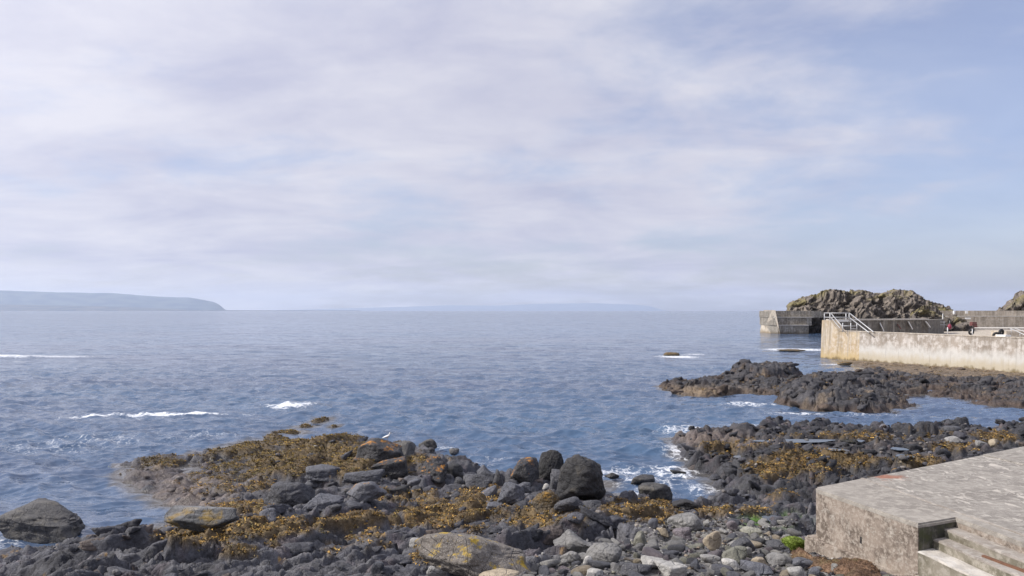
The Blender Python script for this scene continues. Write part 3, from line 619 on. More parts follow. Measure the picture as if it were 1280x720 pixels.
    me = mesh_np('sea', V, faces, M['sea'], True, dict(foam=np.concatenate([at['foam'], z]), shallow=np.concatenate([at['shallow'], z])))
    tag(put('sea', me), kind='structure')
build_sea()

# ------------------------------------------------------------ stones
ICO = {}
def ico(n):
    if n not in ICO:
        bm = bmesh.new(); bmesh.ops.create_icosphere(bm, subdivisions=n, radius=1.0); bm.verts.ensure_lookup_table()
        v = np.array([p.co[:] for p in bm.verts]); v /= np.linalg.norm(v, axis=1)[:, None]; f = np.array([[q.index for q in p.verts] for p in bm.faces]); bm.free(); ICO[n] = (v, f)
    return ICO[n]
def stone_verts(seed, sub, p=9, planes=13, rough=.035, crack=0.0, squash=None, knob=0.0):
    r = np.random.default_rng(seed); v, f = ico(sub); n = r.normal(size=(planes, 3)); n /= np.linalg.norm(n, axis=1)[:, None]
    n = np.concatenate([n, [[1,0,0],[-1,0,0],[0,1,0],[0,-1,0],[0,0,1],[0,0,-1]]]); d = np.concatenate([r.uniform(.62, 1.0, planes), r.uniform(.90, 1.05, 6)]); p = p*1.8 if p > 6.5 else p
    t = np.clip(v@n.T/d, 0, None); rad = (t**p).sum(1)**(-1/p); w = v*rad[:, None]
    w = w*(1+rough*2.2*fbm3(v*1.7+seed, 3)[:, None]+rough*1.2*fbm3(v*4.5+seed*1.3, 3)[:, None]-rough*.9*np.abs(fbm3(v*3+seed, 2))[:, None])
    if knob: w = w*(1+knob*(.5-2*np.abs(fbm3(v*2.4+seed*.7, 3)))[:, None])
    if crack:
        q = np.abs(fbm3(v*1.5+seed*2.1, 2)); w = w*(1-crack*np.exp(-(q/.028)**2)[:, None])
    mx = np.abs(w).max(0); w = w/mx
    if squash is not None: w = squash(w)
    return w, f
STONES = []; BYSEED = {}
def py_ok(by): return by > 480
def stone(name, mat, px, by, wpx, hpx, label, seed, sub=None, p=9, rough=.035, crack=0.0, rot=0.0, depth=.8, tilt=(0, 0), cat=None, group=None, sink=.30, fn=None, level=None, squash=None):
    g = hit(px, by, fn) if level is None else Pz(px, by, level); d = g.y; sx = wpx*d/F/2; sy = sx*depth
    hh = hpx*d/F; dep = (5-g.z)/d; sz = max((hh-sy*1.1*dep)/(2-sink), sx*(.22 if level is None or wpx > 40 or py_ok(by) else .06))
    if sub is None: sub = 5 if wpx > 55 else (4 if wpx > 18 else 3)
    w, f = stone_verts(seed, sub, p, 13, rough, crack, squash, knob=.075 if sub >= 5 else .04)
    kk = np.where((w[:, 2] < 0) & (level is None), np.minimum(1.16, 1/np.sqrt(np.maximum(1-np.minimum(w[:, 2]*.9, 0)**2, .1))), 1.0); w[:, 0] *= kk; w[:, 1] *= kk
    c, s_ = math.cos(rot), math.sin(rot); w = w*np.array([sx, sy, sz]); 
    ty, tx = tilt; w[:, 2] += w[:, 0]*ty+w[:, 1]*tx
    me = mesh_np(name, w, f, M[mat]); o = put(name, me, None, (g.x*(d+sy*.9)/d, d+sy*.9, g.z+sz*(1-sink)), (0, 0, rot))
    BYSEED[seed] = o; STONES.append((o.location.x/K, o.location.y/K, max(sx, sy)))
    cat = cat or ('boulder' if name == 'boulder' else 'stone'); return tag(o, label, cat, group)
B = 'boulder'; C_ = 'beach_stone'
def left_sea_shape(w):
    w = w.copy(); x, z = w[:, 0], w[:, 2]; top = np.interp(x, [-1.0, -.72, -.5, -.1, .2, .6, 1.0], [.55, .92, 1.0, .88, .80, .48, .05]); w[:, 2] = np.where(z > 0, z*top, z); return w
def wedge(w):
    w = w.copy(); w[:, 2] = np.where(w[:, 2] > 0, w[:, 2]*(.75+.25*w[:, 0]), w[:, 2]); return w
def peak(k):
    def fn(w):
        w = w.copy(); x, z = w[:, 0], w[:, 2]; w[:, 2] = np.where(z > 0, z*np.clip(1.05-1.1*np.abs(x-k), .12, 1), z); return w
    return fn
def tallshape(w):
    w = w.copy(); w[:, 0] = w[:, 0]*(.98-.02*w[:, 2])+.34*w[:, 2]; return w
S = stone
S(B,'seaboulder',50,680,126,62,'large dark rounded boulder alone in the water at the bottom left',101,5,8,.05,.05,0,.75,squash=left_sea_shape,level=0.0)
S(B,'ledge',254,671,104,40,'long flat-topped grey rock with pale top and yellow weed stains beside the left cove',102,5,9,.03,0,.05,.55,sink=.1)
S(B,'blacklichen',474,579,58,35,'blocky black boulder with orange lichen top where the gull stands',203,5,9,.03,.03,.1,.8)
S(B,'seaboulder',508,574,34,28,'brown boulder wedged against the right side of the lichen-topped block',104,4,6,.06,0,0,.9)
S(B,'blacklichen',486,599,46,32,'orange capped dark boulder just below the gull boulder',105,5,9,.03,0,.1,.8,squash=wedge)
S(B,'slate',410,601,56,21,'low long blue-grey rock at the edge of the brown seaweed field',106,5,8,.05,0,.1,.6)
S(B,'slate',457,606,54,21,'wedge shaped slate-blue rock between seaweed and orange capped boulder',107,5,12,.04,0,-.1,.5,(.0,0),squash=wedge)
S(B,'slatelichen',458,629,52,30,'pale blue-grey block with a yellow lichen spot, central in the rock cluster',108,5,14,.03,0,.1,.7)
S(C_,'slate',394,610,24,13,'small rounded slate stone left of the low long rock',109,4,5)
S(B,'dark',362,635,62,36,'dark overhanging boulder with deep shade on its right side',110,5,10,.05,.05,.2,.8)
S(C_,'slate',334,652,24,20,'round smooth blue-grey stone sitting alone on weed, lower left of the cluster',111,4,5,.02)
S(B,'slate',404,640,50,22,'two-humped slate rock below the overhanging boulder',112,5,8,.06,.05,0,.7)
S(C_,'dark',417,641,25,12,'small dark stone in front of the two-humped rock',113,4,8)
S(C_,'slate',440,640,28,15,'smooth oval slate stone under the pale block',114,4,5,.02)
S(B,'black',497,621,32,15,'low black wedge rock right of the pale block',115,4,12,.03,0,.3,.7,squash=wedge)
S(C_,'slate',519,610,20,13,'wet slate stone at the end of the small water gully',116,4,6)
S(C_,'dark',521,617,14,10,'small round dark stone in front of the water gully',117,3,5)
S(B,'seaboulder',534,566,27,19,'small craggy rock standing in the surf right of the gull boulder',118,4,12,.08,level=0.0)
S(B,'blacklichen',540,601,40,31,'craggy black rock with bright orange top beside the surf gap',119,5,9,.08,.05)
S(B,'black',566,599,26,22,'black rock touching the right side of the orange topped crag',120,4,10,.05)
S(C_,'dark',574,606,12,10,'little dark stone right of the black rock',121,3,5)
S(B,'dark',597,614,38,22,'rounded dark rock with a brown patch left of the grey peak',122,5,7,.05,.04)
S(B,'slate',606,602,26,23,'small grey pointed rock behind the rounded dark rock',123,4,12,.05,0,0,.8,squash=peak(-.1))
S(B,'dark',622,609,13,24,'narrow wet glistening rock standing upright',124,4,14,.03)
S(B,'blacklichen',654,611,46,39,'angular black boulder with orange lichen patch on its flat top',125,5,15,.03,.04,.1,.8)
S(B,'black',690,604,38,47,'tall leaning black boulder behind the biggest one',126,5,6,.05,.03,0,.8,squash=tallshape)
S(B,'black',726,628,62,67,'biggest black egg-shaped boulder with pale barnacle spots near its top',127,5,8,.06,.04,.1,.85,sink=.18)
S(B,'dark',697,619,20,33,'narrow rough rock leaning on the left of the biggest boulder',128,4,8,.07,.04)
S(B,'slate',640,632,34,35,'cracked slate-grey rock with deep fissures in front of the angular boulder',129,5,10,.05,.12,0,.8)
S(C_,'slate',655,616,18,13,'small slate stone right of the cracked rock',130,4,9)
S(B,'slate',613,623,26,16,'tilted flat slate slab left of the cracked rock',131,4,14,.03,0,.3,.6,(.25,0))
S(C_,'light',683,612,9,8,'tiny white stone under the tall leaning boulder',132,3,6)
S(B,'weedrock',684,641,38,30,'weed covered mound in front of the leaning boulder',133,5,5,.09)
S(B,'dark',712,643,42,22,'low rough mound under the biggest boulder',134,5,6,.10,.04)
S(B,'dark',741,641,28,17,'small jagged rock at the right foot of the biggest boulder',135,4,12,.08,.06)
S(C_,'slate',620,637,22,10,'wet flat slate lying in a puddle below the cracked rock',136,4,14)
S(B,'seaboulder',567,569,14,9,'tiny brown rock awash in the surf',137,3,6,.08,level=0.0)
S(B,'black',765,599,20,9,'low black rock in the foam right of the biggest boulder',138,4,11,.05,level=0.0,squash=peak(0))
S(B,'black',804,607,32,16,'black wedge rock behind the rounded inlet boulder',139,4,12,.04,level=0.0,squash=wedge)
S(B,'seaboulder',818,629,48,30,'rounded dark boulder splashed with foam in the mouth of the inlet',140,5,6,.04,.02,level=0.0)
S(B,'black',791,633,26,17,'black broken rock at the left of the inlet boulder',141,4,13,.06,level=0.02)
S(B,'black',857,638,34,15,'wet dark rock with a white barnacled end at the head of the inlet',142,4,10,.05)
S(B,'black',847,594,20,7,'flat black rock just breaking the foam in mid inlet',143,3,10,.05,level=0.0)
S(B,'grey',857,665,46,25,'large smooth grey-brown boulder at the top of the cobble beach',144,5,5.5,.015,.02,-.1,.8)
S(C_,'purple',851,675,23,17,'purple-grey stone leaning on the smooth grey-brown boulder',145,4,9)
S(B,'yellow',588,735,148,84,'great brown boulder splashed with yellow lichen at the bottom centre',146,5,14,.045,.05,.1,.7,sink=.2,squash=lambda w: np.stack([w[:,0], w[:,1], np.where(w[:,2]>0, w[:,2]*np.interp(w[:,0],[-1,-.8,-.5,-.15,.1,.55,1.0],[.4,.8,.97,1.0,.93,.52,.08]), w[:,2])],1))
S(B,'grey',712,696,56,36,'grey pyramid shaped boulder right of the yellow lichen boulder',147,5,14,.04,.03,0,.8,squash=peak(-.05))
S(B,'grey',758,707,50,35,'large rounded grey stone with a curved crack',148,5,5.5,.025,.09)
S(C_,'grey',714,707,29,20,'angular brown-grey stone before the pyramid boulder',149,4,13,.03)
S(C_,'light',735,711,14,17,'upright oval pale stone left of the cracked round one',150,4,5,.02)
S(C_,'olive',801,684,17,21,'blocky olive-brown stone standing on the rock by the beach edge',151,4,12,.04)
S(C_,'tan',828,672,14,13,'small pinkish square stone near the brown weed bank',152,4,12)
S(C_,'tan',890,689,26,27,'tan egg-shaped stone standing upright on the cobbles',153,5,6,.02)
S(C_,'light',817,713,33,20,'creamy white angular stone near the bottom edge',154,5,12,.04)
S(C_,'light',840,727,40,25,'broad whitish stone below the creamy angular one',155,5,9,.04)
S(C_,'grey',769,717,17,15,'small speckled grey stone at the foot of the cracked round one',156,4,8)
S(B,'dark',796,723,42,21,'rough dark grey rock between pale stones at the bottom',157,4,11,.07)
S(C_,'slate',816,661,14,13,'round bluish stone beneath the brown weed bank',158,4,5)
S(C_,'olive',919,708,32,26,'olive-grey smooth stone leaning over a pale oval one',159,5,7,.02)
S(C_,'light',914,713,25,16,'pale pinkish oval stone in the middle of the cobbles',160,4,4.5,.012)
S(C_,'grey',889,705,28,14,'flat rounded grey stone below the tan egg stone',161,4,5,.02)
S(C_,'grey',974,708,29,18,'flat light grey stone left of the brown turf bank',162,4,9,.03)
S(B,'green',994,690,34,20,'bright green algae covered rock at the foot of the concrete slab',163,5,5,.06)
S(C_,'light',996,724,24,18,'pale grey stone by the bottom edge under the turf bank',164,4,9,.03)
S(C_,'purple',916,663,17,14,'smooth purple-grey stone near the small green weed patch',165,4,6)
S(C_,'olive',937,671,28,14,'flat greenish-tan stone beside the green weed patch',166,4,7)
S(C_,'dark',930,693,32,20,'dark flat topped stone in mid beach',167,4,13)
S(C_,'light',935,694,11,12,'white speckled small stone resting by the dark flat topped one',168,4,6)
S(C_,'slate',946,719,36,17,'long blue-grey stone at the bottom of the beach',169,4,10,.03)
S(C_,'slate',1002,713,32,17,'rough blue-grey stone touching the brown turf bank',170,4,6,.04)
S(C_,'slate',1019,722,16,15,'round dark stone at the lower edge of the turf bank',171,4,5,.02)
S(C_,'dark',971,690,28,16,'dark brown-grey cracked stone left of the green rock',172,4,11,.04,.08)
S(C_,'tan',948,709,21,13,'sandy flat stone with a rusty edge in mid beach',173,4,11)
S(C_,'slate',471,722,20,21,'smooth grey stone alone on the lava at the bottom',174,4,6,.02)
S(C_,'grey',520,684,17,13,'small pale angular stone beside the yellow lichen boulder',175,4,13,.03)
S(C_,'grey',548,728,30,24,'brownish stone tucked under the left of the lichen boulder',176,4,10,.04)
S(C_,'tan',626,727,50,14,'flat tan stone along the bottom edge below the lichen boulder',177,4,10,.03)
S(B,'weedrock',838,445,22,5,'tiny brown skerry with white surf far out in the bay',178,3,10,.09,level=0.0)
S(B,'weedrock',990,440,34,4,'low skerry awash in surf between the two harbour walls',179,3,8,.09,level=0.0)
S(B,'weedrock',1058,457,20,6,'dark low rock off the end of the stained harbour wall',180,3,8,.09,level=0.0)
S(B,'slate',1105,539,0.0+12,10,'grey round stone at the water side of the right shelf',181,3,7)
S(C_,'tan',1242,560,11,14,'tan upright stone near the far slab edge',182,3,12)
S(C_,'grey',1226,559,17,9,'pale grey stone left of the tan upright one',183,3,9)
S(C_,'grey',1190,553,22,9,'flat light stone on the right rock shelf behind the slab',184,3,9)
S(C_,'tan',1128,579,12,6,'small pinkish stone near the two little rock pools',185,3,9)
S(B,'dark',1170,540,18,10,'round dark rock on the skyline edge of the right shelf',186,3,6)
S(B,'dark',1190,541,24,9,'wider dark rock beside the round one on the shelf edge',187,3,7)
S(C_,'light',744,722,22,12,'pale rounded stone at the bottom left of the cobbles',188,4,8)
S(C_,'tan',786,706,12,9,'small tan stone right of the big cracked one',189,3,8)

COB = []
NAMES = {'grey': 'plain grey', 'slate': 'blue-grey', 'light': 'pale whitish', 'olive': 'olive-grey', 'purple': 'purplish', 'dark': 'charcoal', 'tan': 'sandy tan'}
MARK = {146: 'yellow lichen boulder', 147: 'grey pyramid boulder', 148: 'big cracked round stone', 151: 'olive-brown blocky stone', 153: 'tan egg-shaped stone', 154: 'creamy angular stone', 155: 'broad whitish stone',
    144: 'large smooth grey-brown boulder', 160: 'pale pinkish oval stone', 159: 'olive smooth stone', 162: 'flat light grey stone', 163: 'bright green rock', 166: 'flat greenish-tan stone', 167: 'dark flat topped stone',
    169: 'long blue-grey stone', 170: 'rough blue-grey stone by the turf', 173: 'sandy flat stone', 172: 'dark cracked stone', 161: 'flat rounded grey stone', 157: 'rough dark rock at the bottom', 165: 'smooth purple-grey stone', 152: 'small pinkish square stone'}
def build_cobbles():
    r = np.random.default_rng(77); protos = []
    mats = ['grey', 'slate', 'light', 'olive', 'purple', 'dark', 'tan', 'grey']; wts = [.28, .20, .17, .10, .07, .08, .07, .04]
    for i in range(16):
        w, f = stone_verts(900+i, 3, [5, 7, 10, 14][i % 4], 11, .03); protos.append((w*np.array([1, r.uniform(.6, .85), r.uniform(.42, .65)]), f))
    meshes = {}
    xs, ys, rs = [], [], []
    placed = [(a, b, s_*.8) for a, b, s_ in STONES if 0 < a < 8 and b < 18]
    poly = np.array(PEBBLE)
    pa = np.array([(p[0], p[1], p[2]) for p in placed]); tries = 0
    cand = []
    for size_class, n in ((.115, 130), (.075, 500), (.048, 1600), (.03, 2600)):
        cx = r.uniform(-.2, 6.4, n*5); cy = r.uniform(9.2, 17.2, n*5); edge = sdist(cx, cy, PEBBLE)+.35*fbm2(cx*1.3, cy*1.3, 2); ok = (edge > (.0 if size_class > .04 else -.25)) & (sdist(cx, cy, [(4.38,11.5),(4.95,9.5),(4.9,3),(20,4),(16,19.3)]) < -.03)
        cx, cy = cx[ok][:n], cy[ok][:n]; cand.append(np.stack([cx, cy, size_class*r.uniform(.7, 1.35, len(cx))], 1))
    cand = np.concatenate(cand); keep = []
    grid = {}
    def near(x, y, s_):
        gx, gy = int(x/.3), int(y/.3)
        for i in (-1, 0, 1):
            for j in (-1, 0, 1):
                for (a, b, c) in grid.get((gx+i, gy+j), ()):
                    if (a-x)**2+(b-y)**2 < (.78*(c+s_))**2: return True
        return False
    for (a, b, c) in placed:
        for k in range(-3, 4):
            for l in range(-3, 4):
                if math.hypot(k, l)*.1 < c: grid.setdefault((int((a+k*.1)/.3), int((b+l*.1)/.3)), []).append((a+k*.1, b+l*.1, .05))
    for x, y, s_ in cand:
        if near(x, y, s_): continue
        grid.setdefault((int(x/.3), int(y/.3)), []).append((x, y, s_)); keep.append((x, y, s_))
    keep = np.array(keep); hz = h_shore(keep[:, 0], keep[:, 1]); order = np.argsort(-keep[:, 2]/keep[:, 1])
    sv = []; sf = []; stm = []; off = 0
    labs = {'grey': 'plain grey cobble among many on the beach left of the concrete slab', 'slate': 'blue-grey cobble among many on the beach left of the concrete slab', 'light': 'pale whitish cobble among many on the beach left of the slab',
            'olive': 'olive-grey cobble among many on the beach left of the slab', 'purple': 'purplish cobble among many on the beach left of the slab', 'dark': 'dark charcoal cobble among many on the beach left of the slab', 'tan': 'sandy tan cobble among many on the beach left of the slab'}
    tintc = {'grey': (.27, .265, .255), 'slate': (.13, .135, .155), 'light': (.46, .45, .42), 'olive': (.25, .25, .20), 'purple': (.19, .16, .17), 'dark': (.085, .085, .095), 'tan': (.40, .33, .24)}
    for rank, k in enumerate(order):
        x, y, s_ = keep[k]; mt = mats[r.choice(len(mats), p=np.array(wts)/sum(wts))]; pi = int(r.integers(16)); rz = r.uniform(0, 6.28); z = hz[k]+s_*.22
        if rank < 215:
            if (pi, mt) not in meshes: meshes[(pi, mt)] = mesh_np('cobble', protos[pi][0], protos[pi][1], M[mt])
            o = put('cobble', meshes[(pi, mt)], None, (x, y, z), (r.normal(0, .2), r.normal(0, .2), rz), (s_*r.uniform(.9, 1.25),)*3)
            COB.append((o, mt, x, y, s_))
        else:
            w, f = protos[pi]
            v2, f2 = ico(2 if s_ > .04 else 1); n_ = len(v2); w = w[:n_]      # the subdivision keeps the coarse vertices first
            c, sn = math.cos(rz), math.sin(rz); q = w*s_*1.1; q = np.stack([q[:, 0]*c-q[:, 1]*sn+x, q[:, 0]*sn+q[:, 1]*c+y, q[:, 2]+z+w[:, 0]*s_*r.normal(0, .2)], 1)
            sv.append(q); sf.append(f2+off); off += n_; stm.append(np.repeat(np.array([tintc[mt]])*r.uniform(.8, 1.2), n_, 0))
    # name each cobble by its size, colour and the nearest stone one can point to
    marks = [(o_.location.x/K, o_.location.y/K, MARK[k_]) for k_, o_ in BYSEED.items() if k_ in MARK]
    for o, mt, x, y, s_ in COB:
        md = sorted((math.hypot(a-x, b-y), a, b, t) for a, b, t in marks)[0]; dx, dy = x-md[1], y-md[2]
        side = ('right of' if dx > 0 else 'left of') if abs(dx) > abs(dy) else ('behind' if dy > 0 else 'in front of'); near_ = 'just ' if md[0] < .45 else ('a step ' if md[0] < .9 else 'well ')
        size = 'large' if s_ > .115 else ('middling' if s_ > .08 else 'small')
        tag(o, f"{size} {NAMES[mt]} cobble {near_}{side} the {md[3]}", 'cobble', 'cobbles on the beach')
    v = np.concatenate(sv); me = mesh_np('shingle', v, np.concatenate(sf), M['ground'], True, dict(tint=np.concatenate(stm), wet=np.zeros(len(v))))
    tag(put('shingle', me), 'small mixed grey and tan shingle filling the gaps between cobbles on the beach', 'shingle', kind='stuff')
build_cobbles()
def build_litter():
    """loose rubble lying over the rock shelf and shore, too many to count"""
    r = np.random.default_rng(8); X, Y, Z, w, a, b = SH; pr = ((Z > .05) & (a > 0) & (a < 1290) & (b < 740) & (Y < 36)).astype(float)*Y*(.15+1.2*blob(a, b, 1140, 560, 170, 26)+.8*blob(a, b, 820, 650, 120, 20)+.35*blob(a, b, 560, 600, 90, 30))
    pr[sdist(X, Y, [(4.3,11.6),(16,19.3),(20,4),(6,4)]) > -.2] = 0
    i = r.choice(len(X), 1500, p=pr/pr.sum()); sv = []; sf = []; st = []; off = 0; v2, f2 = ico(2); n_ = len(v2); pal = np.array([(.10, .10, .115), (.07, .07, .08), (.17, .165, .16), (.24, .22, .20), (.13, .11, .10), (.34, .31, .27)])
    ws = [stone_verts(1200+k, 2, 9, 11, .05)[0]*np.array([1, .8, .6]) for k in range(10)]
    for k in i:
        s_ = .035*math.exp(r.normal(0, .45))*(Y[k]/14)**.8; c, sn = math.cos(k), math.sin(k); q = ws[k % 10]*s_; q = np.stack([q[:, 0]*c-q[:, 1]*sn+X[k], q[:, 0]*sn+q[:, 1]*c+Y[k], q[:, 2]+Z[k]+s_*.2], 1)
        sv.append(q); sf.append(f2+off); off += n_; st.append(np.repeat(pal[r.choice(6, p=[.28, .26, .2, .1, .12, .04])][None]*r.uniform(.8, 1.2), n_, 0))
    v = np.concatenate(sv); me = mesh_np('loose_stones', v, np.concatenate(sf), M['ground'], True, dict(tint=np.concatenate(st), wet=np.full(len(v), .15)))
    tag(put('loose_stones', me), 'loose dark stones scattered over the shore rocks and the right shelf', 'stones', kind='stuff')
build_litter()
def build_bedrock():
    """the broken, knobbly lava that stands out of the shore and the reef"""
    r = np.random.default_rng(19)
    def field(name, label, X, Y, Z, pr, n, base_s, var, far, near_n, tintf, parent_tag, seed):
        i = r.choice(len(X), n, p=pr/pr.sum()); s_ = np.minimum(base_s*np.exp(r.normal(0, var, n)), base_s*1.9); order = np.argsort(-s_/Y[i]); i = i[order]; s_ = s_[order]
        P3 = [stone_verts(seed+k, 3, [9, 12, 16][k % 3], 12, .09, .05, knob=.22) for k in range(12)]; P4 = [stone_verts(seed+k, 4, [9, 12, 16][k % 3], 12, .09, .05, knob=.22) for k in range(12)]
        sv = []; sf = []; st = []; wt = []; off = 0
        for q, (k, sz) in enumerate(zip(i, s_)):
            v, f = (P4 if q < near_n else P3)[int(r.integers(12))]; ax = np.array([1.25*r.uniform(.8, 1.3), .85, r.uniform(.45, .8)])*sz
            a = .6+r.normal(0, .5); c, sn = math.cos(a), math.sin(a); w = v*ax; tl = r.normal(0, .25); w = np.stack([w[:, 0]*c-w[:, 1]*sn, w[:, 0]*sn+w[:, 1]*c, w[:, 2]+w[:, 0]*tl], 1)+np.array([X[k], Y[k], Z[k]-ax[2]*r.uniform(.1, .7)])
            sv.append(w); sf.append(f+off); off += len(v); tc = np.array(tintf(X[k], Y[k], Z[k]))*r.uniform(.65, 1.35); st.append(np.repeat(tc[None], len(v), 0)); wt.append(np.clip(1-(w[:, 2]+.02)/.22, 0, 1))
        v = np.concatenate(sv); o = put(name, mesh_np(name, v, np.concatenate(sf), M['ground'], True, dict(tint=np.concatenate(st), wet=np.concatenate(wt)))); tag(o, label, parent_tag, kind='stuff')
    X, Y, Z, w, a, b = SH
    pr = ((Z > .03) & (a > -120) & (a < 1330) & (b < 770) & (Y < 37)).astype(float)*Y*np.maximum(.020, .033*(Y/13)**1.6)*(1-.8*w)*ss(-9.5, -6.5, X)
    pr *= .35+.9*blob(a, b, 230, 700, 260, 34)+1.0*blob(a, b, 960, 580, 160, 34)+.7*blob(a, b, 1150, 555, 160, 18)+.5*blob(a, b, 640, 650, 140, 24)+.4*blob(a, b, 230, 610, 90, 24)
    pr[(sdist(X, Y, PEBBLE) > -.25)] *= .12; pr[sdist(X, Y, [(4.3,11.6),(16,19.3),(20,4),(6,4)]) > -.3] = 0
    def tf(x, y, z):
        px, py = pix(x, y, z); t = float(blob(px, py, 215, 612, 60, 26)); base = np.array([.088, .090, .102]); 
        if r.random() < .12: base = np.array([.17, .14, .12])
        base = base*(1-.42*float(ss(-.5, .8, sdist(np.array([x]), np.array([y]), SHELF))[0])); return base*(1-t)+np.array([.24, .19, .155])*t
    field('broken_lava', 'broken knobbly dark lava lumps standing out of the shore rocks', X, Y, Z, pr, 1150, .125, .42, 40, 110, tf, 'lava rock', 1500)
    yy = np.concatenate([np.linspace(38, 66, 260)]); rx, ry, _ = fan(.14, .93, 360, yy); rz = h_reef(rx, ry); pr = (rz > .02)*ry*(1-.85*ss(52, 58, ry)*ss(28, 31, rx))
    field('reef_lumps', 'rounded black lava lumps crowding the reef in the cove', rx, ry, rz, pr, 420, .27, .38, 70, 0, lambda x, y, z: np.array([.055, .054, .059]) if z > .3 else np.array([.10, .075, .058]), 'lava rock', 1700)
build_bedrock()

# ------------------------------------------------------------ concrete slab with steps
def prism(name, poly, z0, z1, mat, parent=None, bevel=.012, rough=0.0, seg=None):
    bm = bmesh.new()
    pts = []
    n = len(poly)
    for i in range(n):                        # break long edges so that they can be worn
        a = Vector(poly[i]); b = Vector(poly[(i+1) % n]); k = max(1, int((b-a).length/(seg or 1e9)))
        for j in range(k): pts.append(a+(b-a)*j/k)
    zf0 = z0 if callable(z0) else (lambda x, y: z0); zf1 = z1 if callable(z1) else (lambda x, y: z1)
    vb = [bm.verts.new((p.x*K, p.y*K, zf0(p.x, p.y)*K)) for p in pts]; vt = [bm.verts.new((p.x*K, p.y*K, zf1(p.x, p.y)*K)) for p in pts]
    m = len(pts); bm.faces.new(vb[::-1]); top = bm.faces.new(vt)
    for i in range(m): bm.faces.new((vb[i], vb[(i+1) % m], vt[(i+1) % m], vt[i]))
    bmesh.ops.recalc_face_normals(bm, faces=bm.faces)
    if bevel:
        es = list(top.edges); bmesh.ops.bevel(bm, geom=es, offset=bevel*K, segments=2, affect='EDGES')
    if rough:
        for v in bm.verts:
            q = v.co/K; q = np.array([[q.x*3.1, q.y*3.1, q.z*3.1]]); d = fbm3(q, 3)[0]*rough*K; d2 = fbm3(q*2.3+9, 2)[0]*rough*K; v.co.x += d; v.co.y += d2; v.co.z += d*.35
    me = bpy.data.meshes.new(name); bm.to_mesh(me); bm.free(); me.materials.append(M[mat] if isinstance(mat, str) else mat)
    return put(name, me, parent)
def build_slab():
    root = empty('concrete_slab', (4.6, 11, 1.6)); iv = root.location.copy()
    def part(*a, **k):
        o = prism(*a, **k, parent=root); o.location = -iv; return o
    A = Vector((4.39, 11.54)); e1 = Vector((.836, .549)); Bc = Vector((4.94, 9.59)); Rc = Vector((5.57, 9.89)); s = Vector((.13, -.9915))
    fd = (Bc-A).normalized(); T = 2.4
    chip = A+fd*.10; chip2 = A+e1*.10
    far = A+e1*15
    def along(o, t, dr=fd): return o+dr*t
    # strips of the deck, each its own pour
    w1, w2 = 1.24, 4.9
    S1 = A+e1*w1; S2 = A+e1*w2
    J = Vector((5.84, 9.59)); j = (J-S1).normalized()
    body = [chip, chip2, far, Vector((20, 3)), Rc+s*6, Rc, Bc]
    part('wall', body, .2, T-.05, 'wallface', bevel=.0, seg=None)
    G = .012
    sR = Rc+s*6
    part('deck_strip', [chip+Vector((.004,0)), chip2, S1-e1*G, S1+j*2.5-e1*G, S1+j*9-e1*G, sR-Vector((.004,0)), Rc+Vector((-.003,.0)), Bc+Vector((-.003,-.004))], T-.05, T, 'apron', bevel=.02, rough=.012, seg=.14)
    part('deck_strip', [S1+e1*G, S2-e1*G, S2+j*14-e1*G, S1+j*14+e1*G], T-.05, T-.012, 'deck', bevel=.012, rough=.012, seg=.16)['label'] = 'rough strip with pale flaking skin and a rust stain'
    part('deck_strip', [S2+e1*G, far-e1*.01, far+j*16, S2+j*16+e1*G], T-.05, T-.002, 'deck', bevel=.012, rough=.012, seg=.25)
    c0 = S2+e1*.9+j*.55; part('patch', [c0, c0+e1*3.0+j*.5, c0+e1*3.1+j*1.1, c0+e1*.55+j*.45, c0+e1*.1+j*.25], T-.01, T+.006, 'paleconc', bevel=.004, rough=.03, seg=.2)['label'] = 'white curved repair band'
    # chipped kerb ridge along the joint and the far edge
    n_ = Vector((-e1.y, e1.x))
    part('joint_ridge', [S1-e1*.03, S1+e1*.03, S1+e1*.03+j*5, S1-e1*.02+j*5], T-.02, T+.004, 'tread', bevel=.004, rough=.022, seg=.09)
    ov = Vector((Rc.y-Bc.y, -(Rc.x-Bc.x))).normalized(); part('recess_shade_panel', [Bc+ov*.006+Vector((.012, .006)), Bc+ov*.001+Vector((.012, .006)), Rc+ov*.001, Rc+ov*.006], 1.6, T-.055, 'recess', bevel=0)  # thin dark sheet over the recess side, painting in its shade
    # steps going down to the left
    w = (Bc-Rc).normalized(); zs = [T-.116, T-.215, T-.325]; runs = [0, .215, .42, .695]
    e = Rc+w*0
    for k in range(3):
        a = Rc+w*(runs[k]-(.0 if k == 0 else 0)); b = Rc+w*runs[k+1]; end = 6 if k < 2 else 1.15
        q = [a+s*.002-w*.003, a+s*end-w*.003, b+s*end, b+s*.002]
        o = part('step', q, zs[k]-.35, zs[k]-.02, 'step', bevel=0, rough=0); 
        t = prism('tread', [v_+(w*.004 if i in (2, 3) else Vector((0, 0))) for i, v_ in enumerate(q)], zs[k]-.02, zs[k], 'paleconc' if k == 2 else 'tread', o, bevel=.008, rough=.012, seg=.12)
    # low rough apron and undercut footing
    part('footing', [A+Vector((-.10, .04)), A+Vector((.1, .1)), Bc+Vector((.1, .3)), Bc+Vector((.06, -.1)), Bc+fd*-.35+Vector((-.12, -.02)), A+fd*.75+Vector((-.10, 0))], 1.2, lambda x, y: 1.70, 'wallface', bevel=.03, rough=.07, seg=.09)
    part('apron', [Bc+Vector((-.28, .10)), Bc+Vector((.12, .02)), Rc+w*.70+s*.02, Rc+w*.70+s*1.2, Rc+s*1.3, Rc+s*6, Rc+s*6+w*3, Bc+Vector((-.5, -1.6))], 1.2, lambda x, y: 1.80-.1*max(0, Bc.x-x)/.4, 'wallface', bevel=.03, rough=.06, seg=.12)
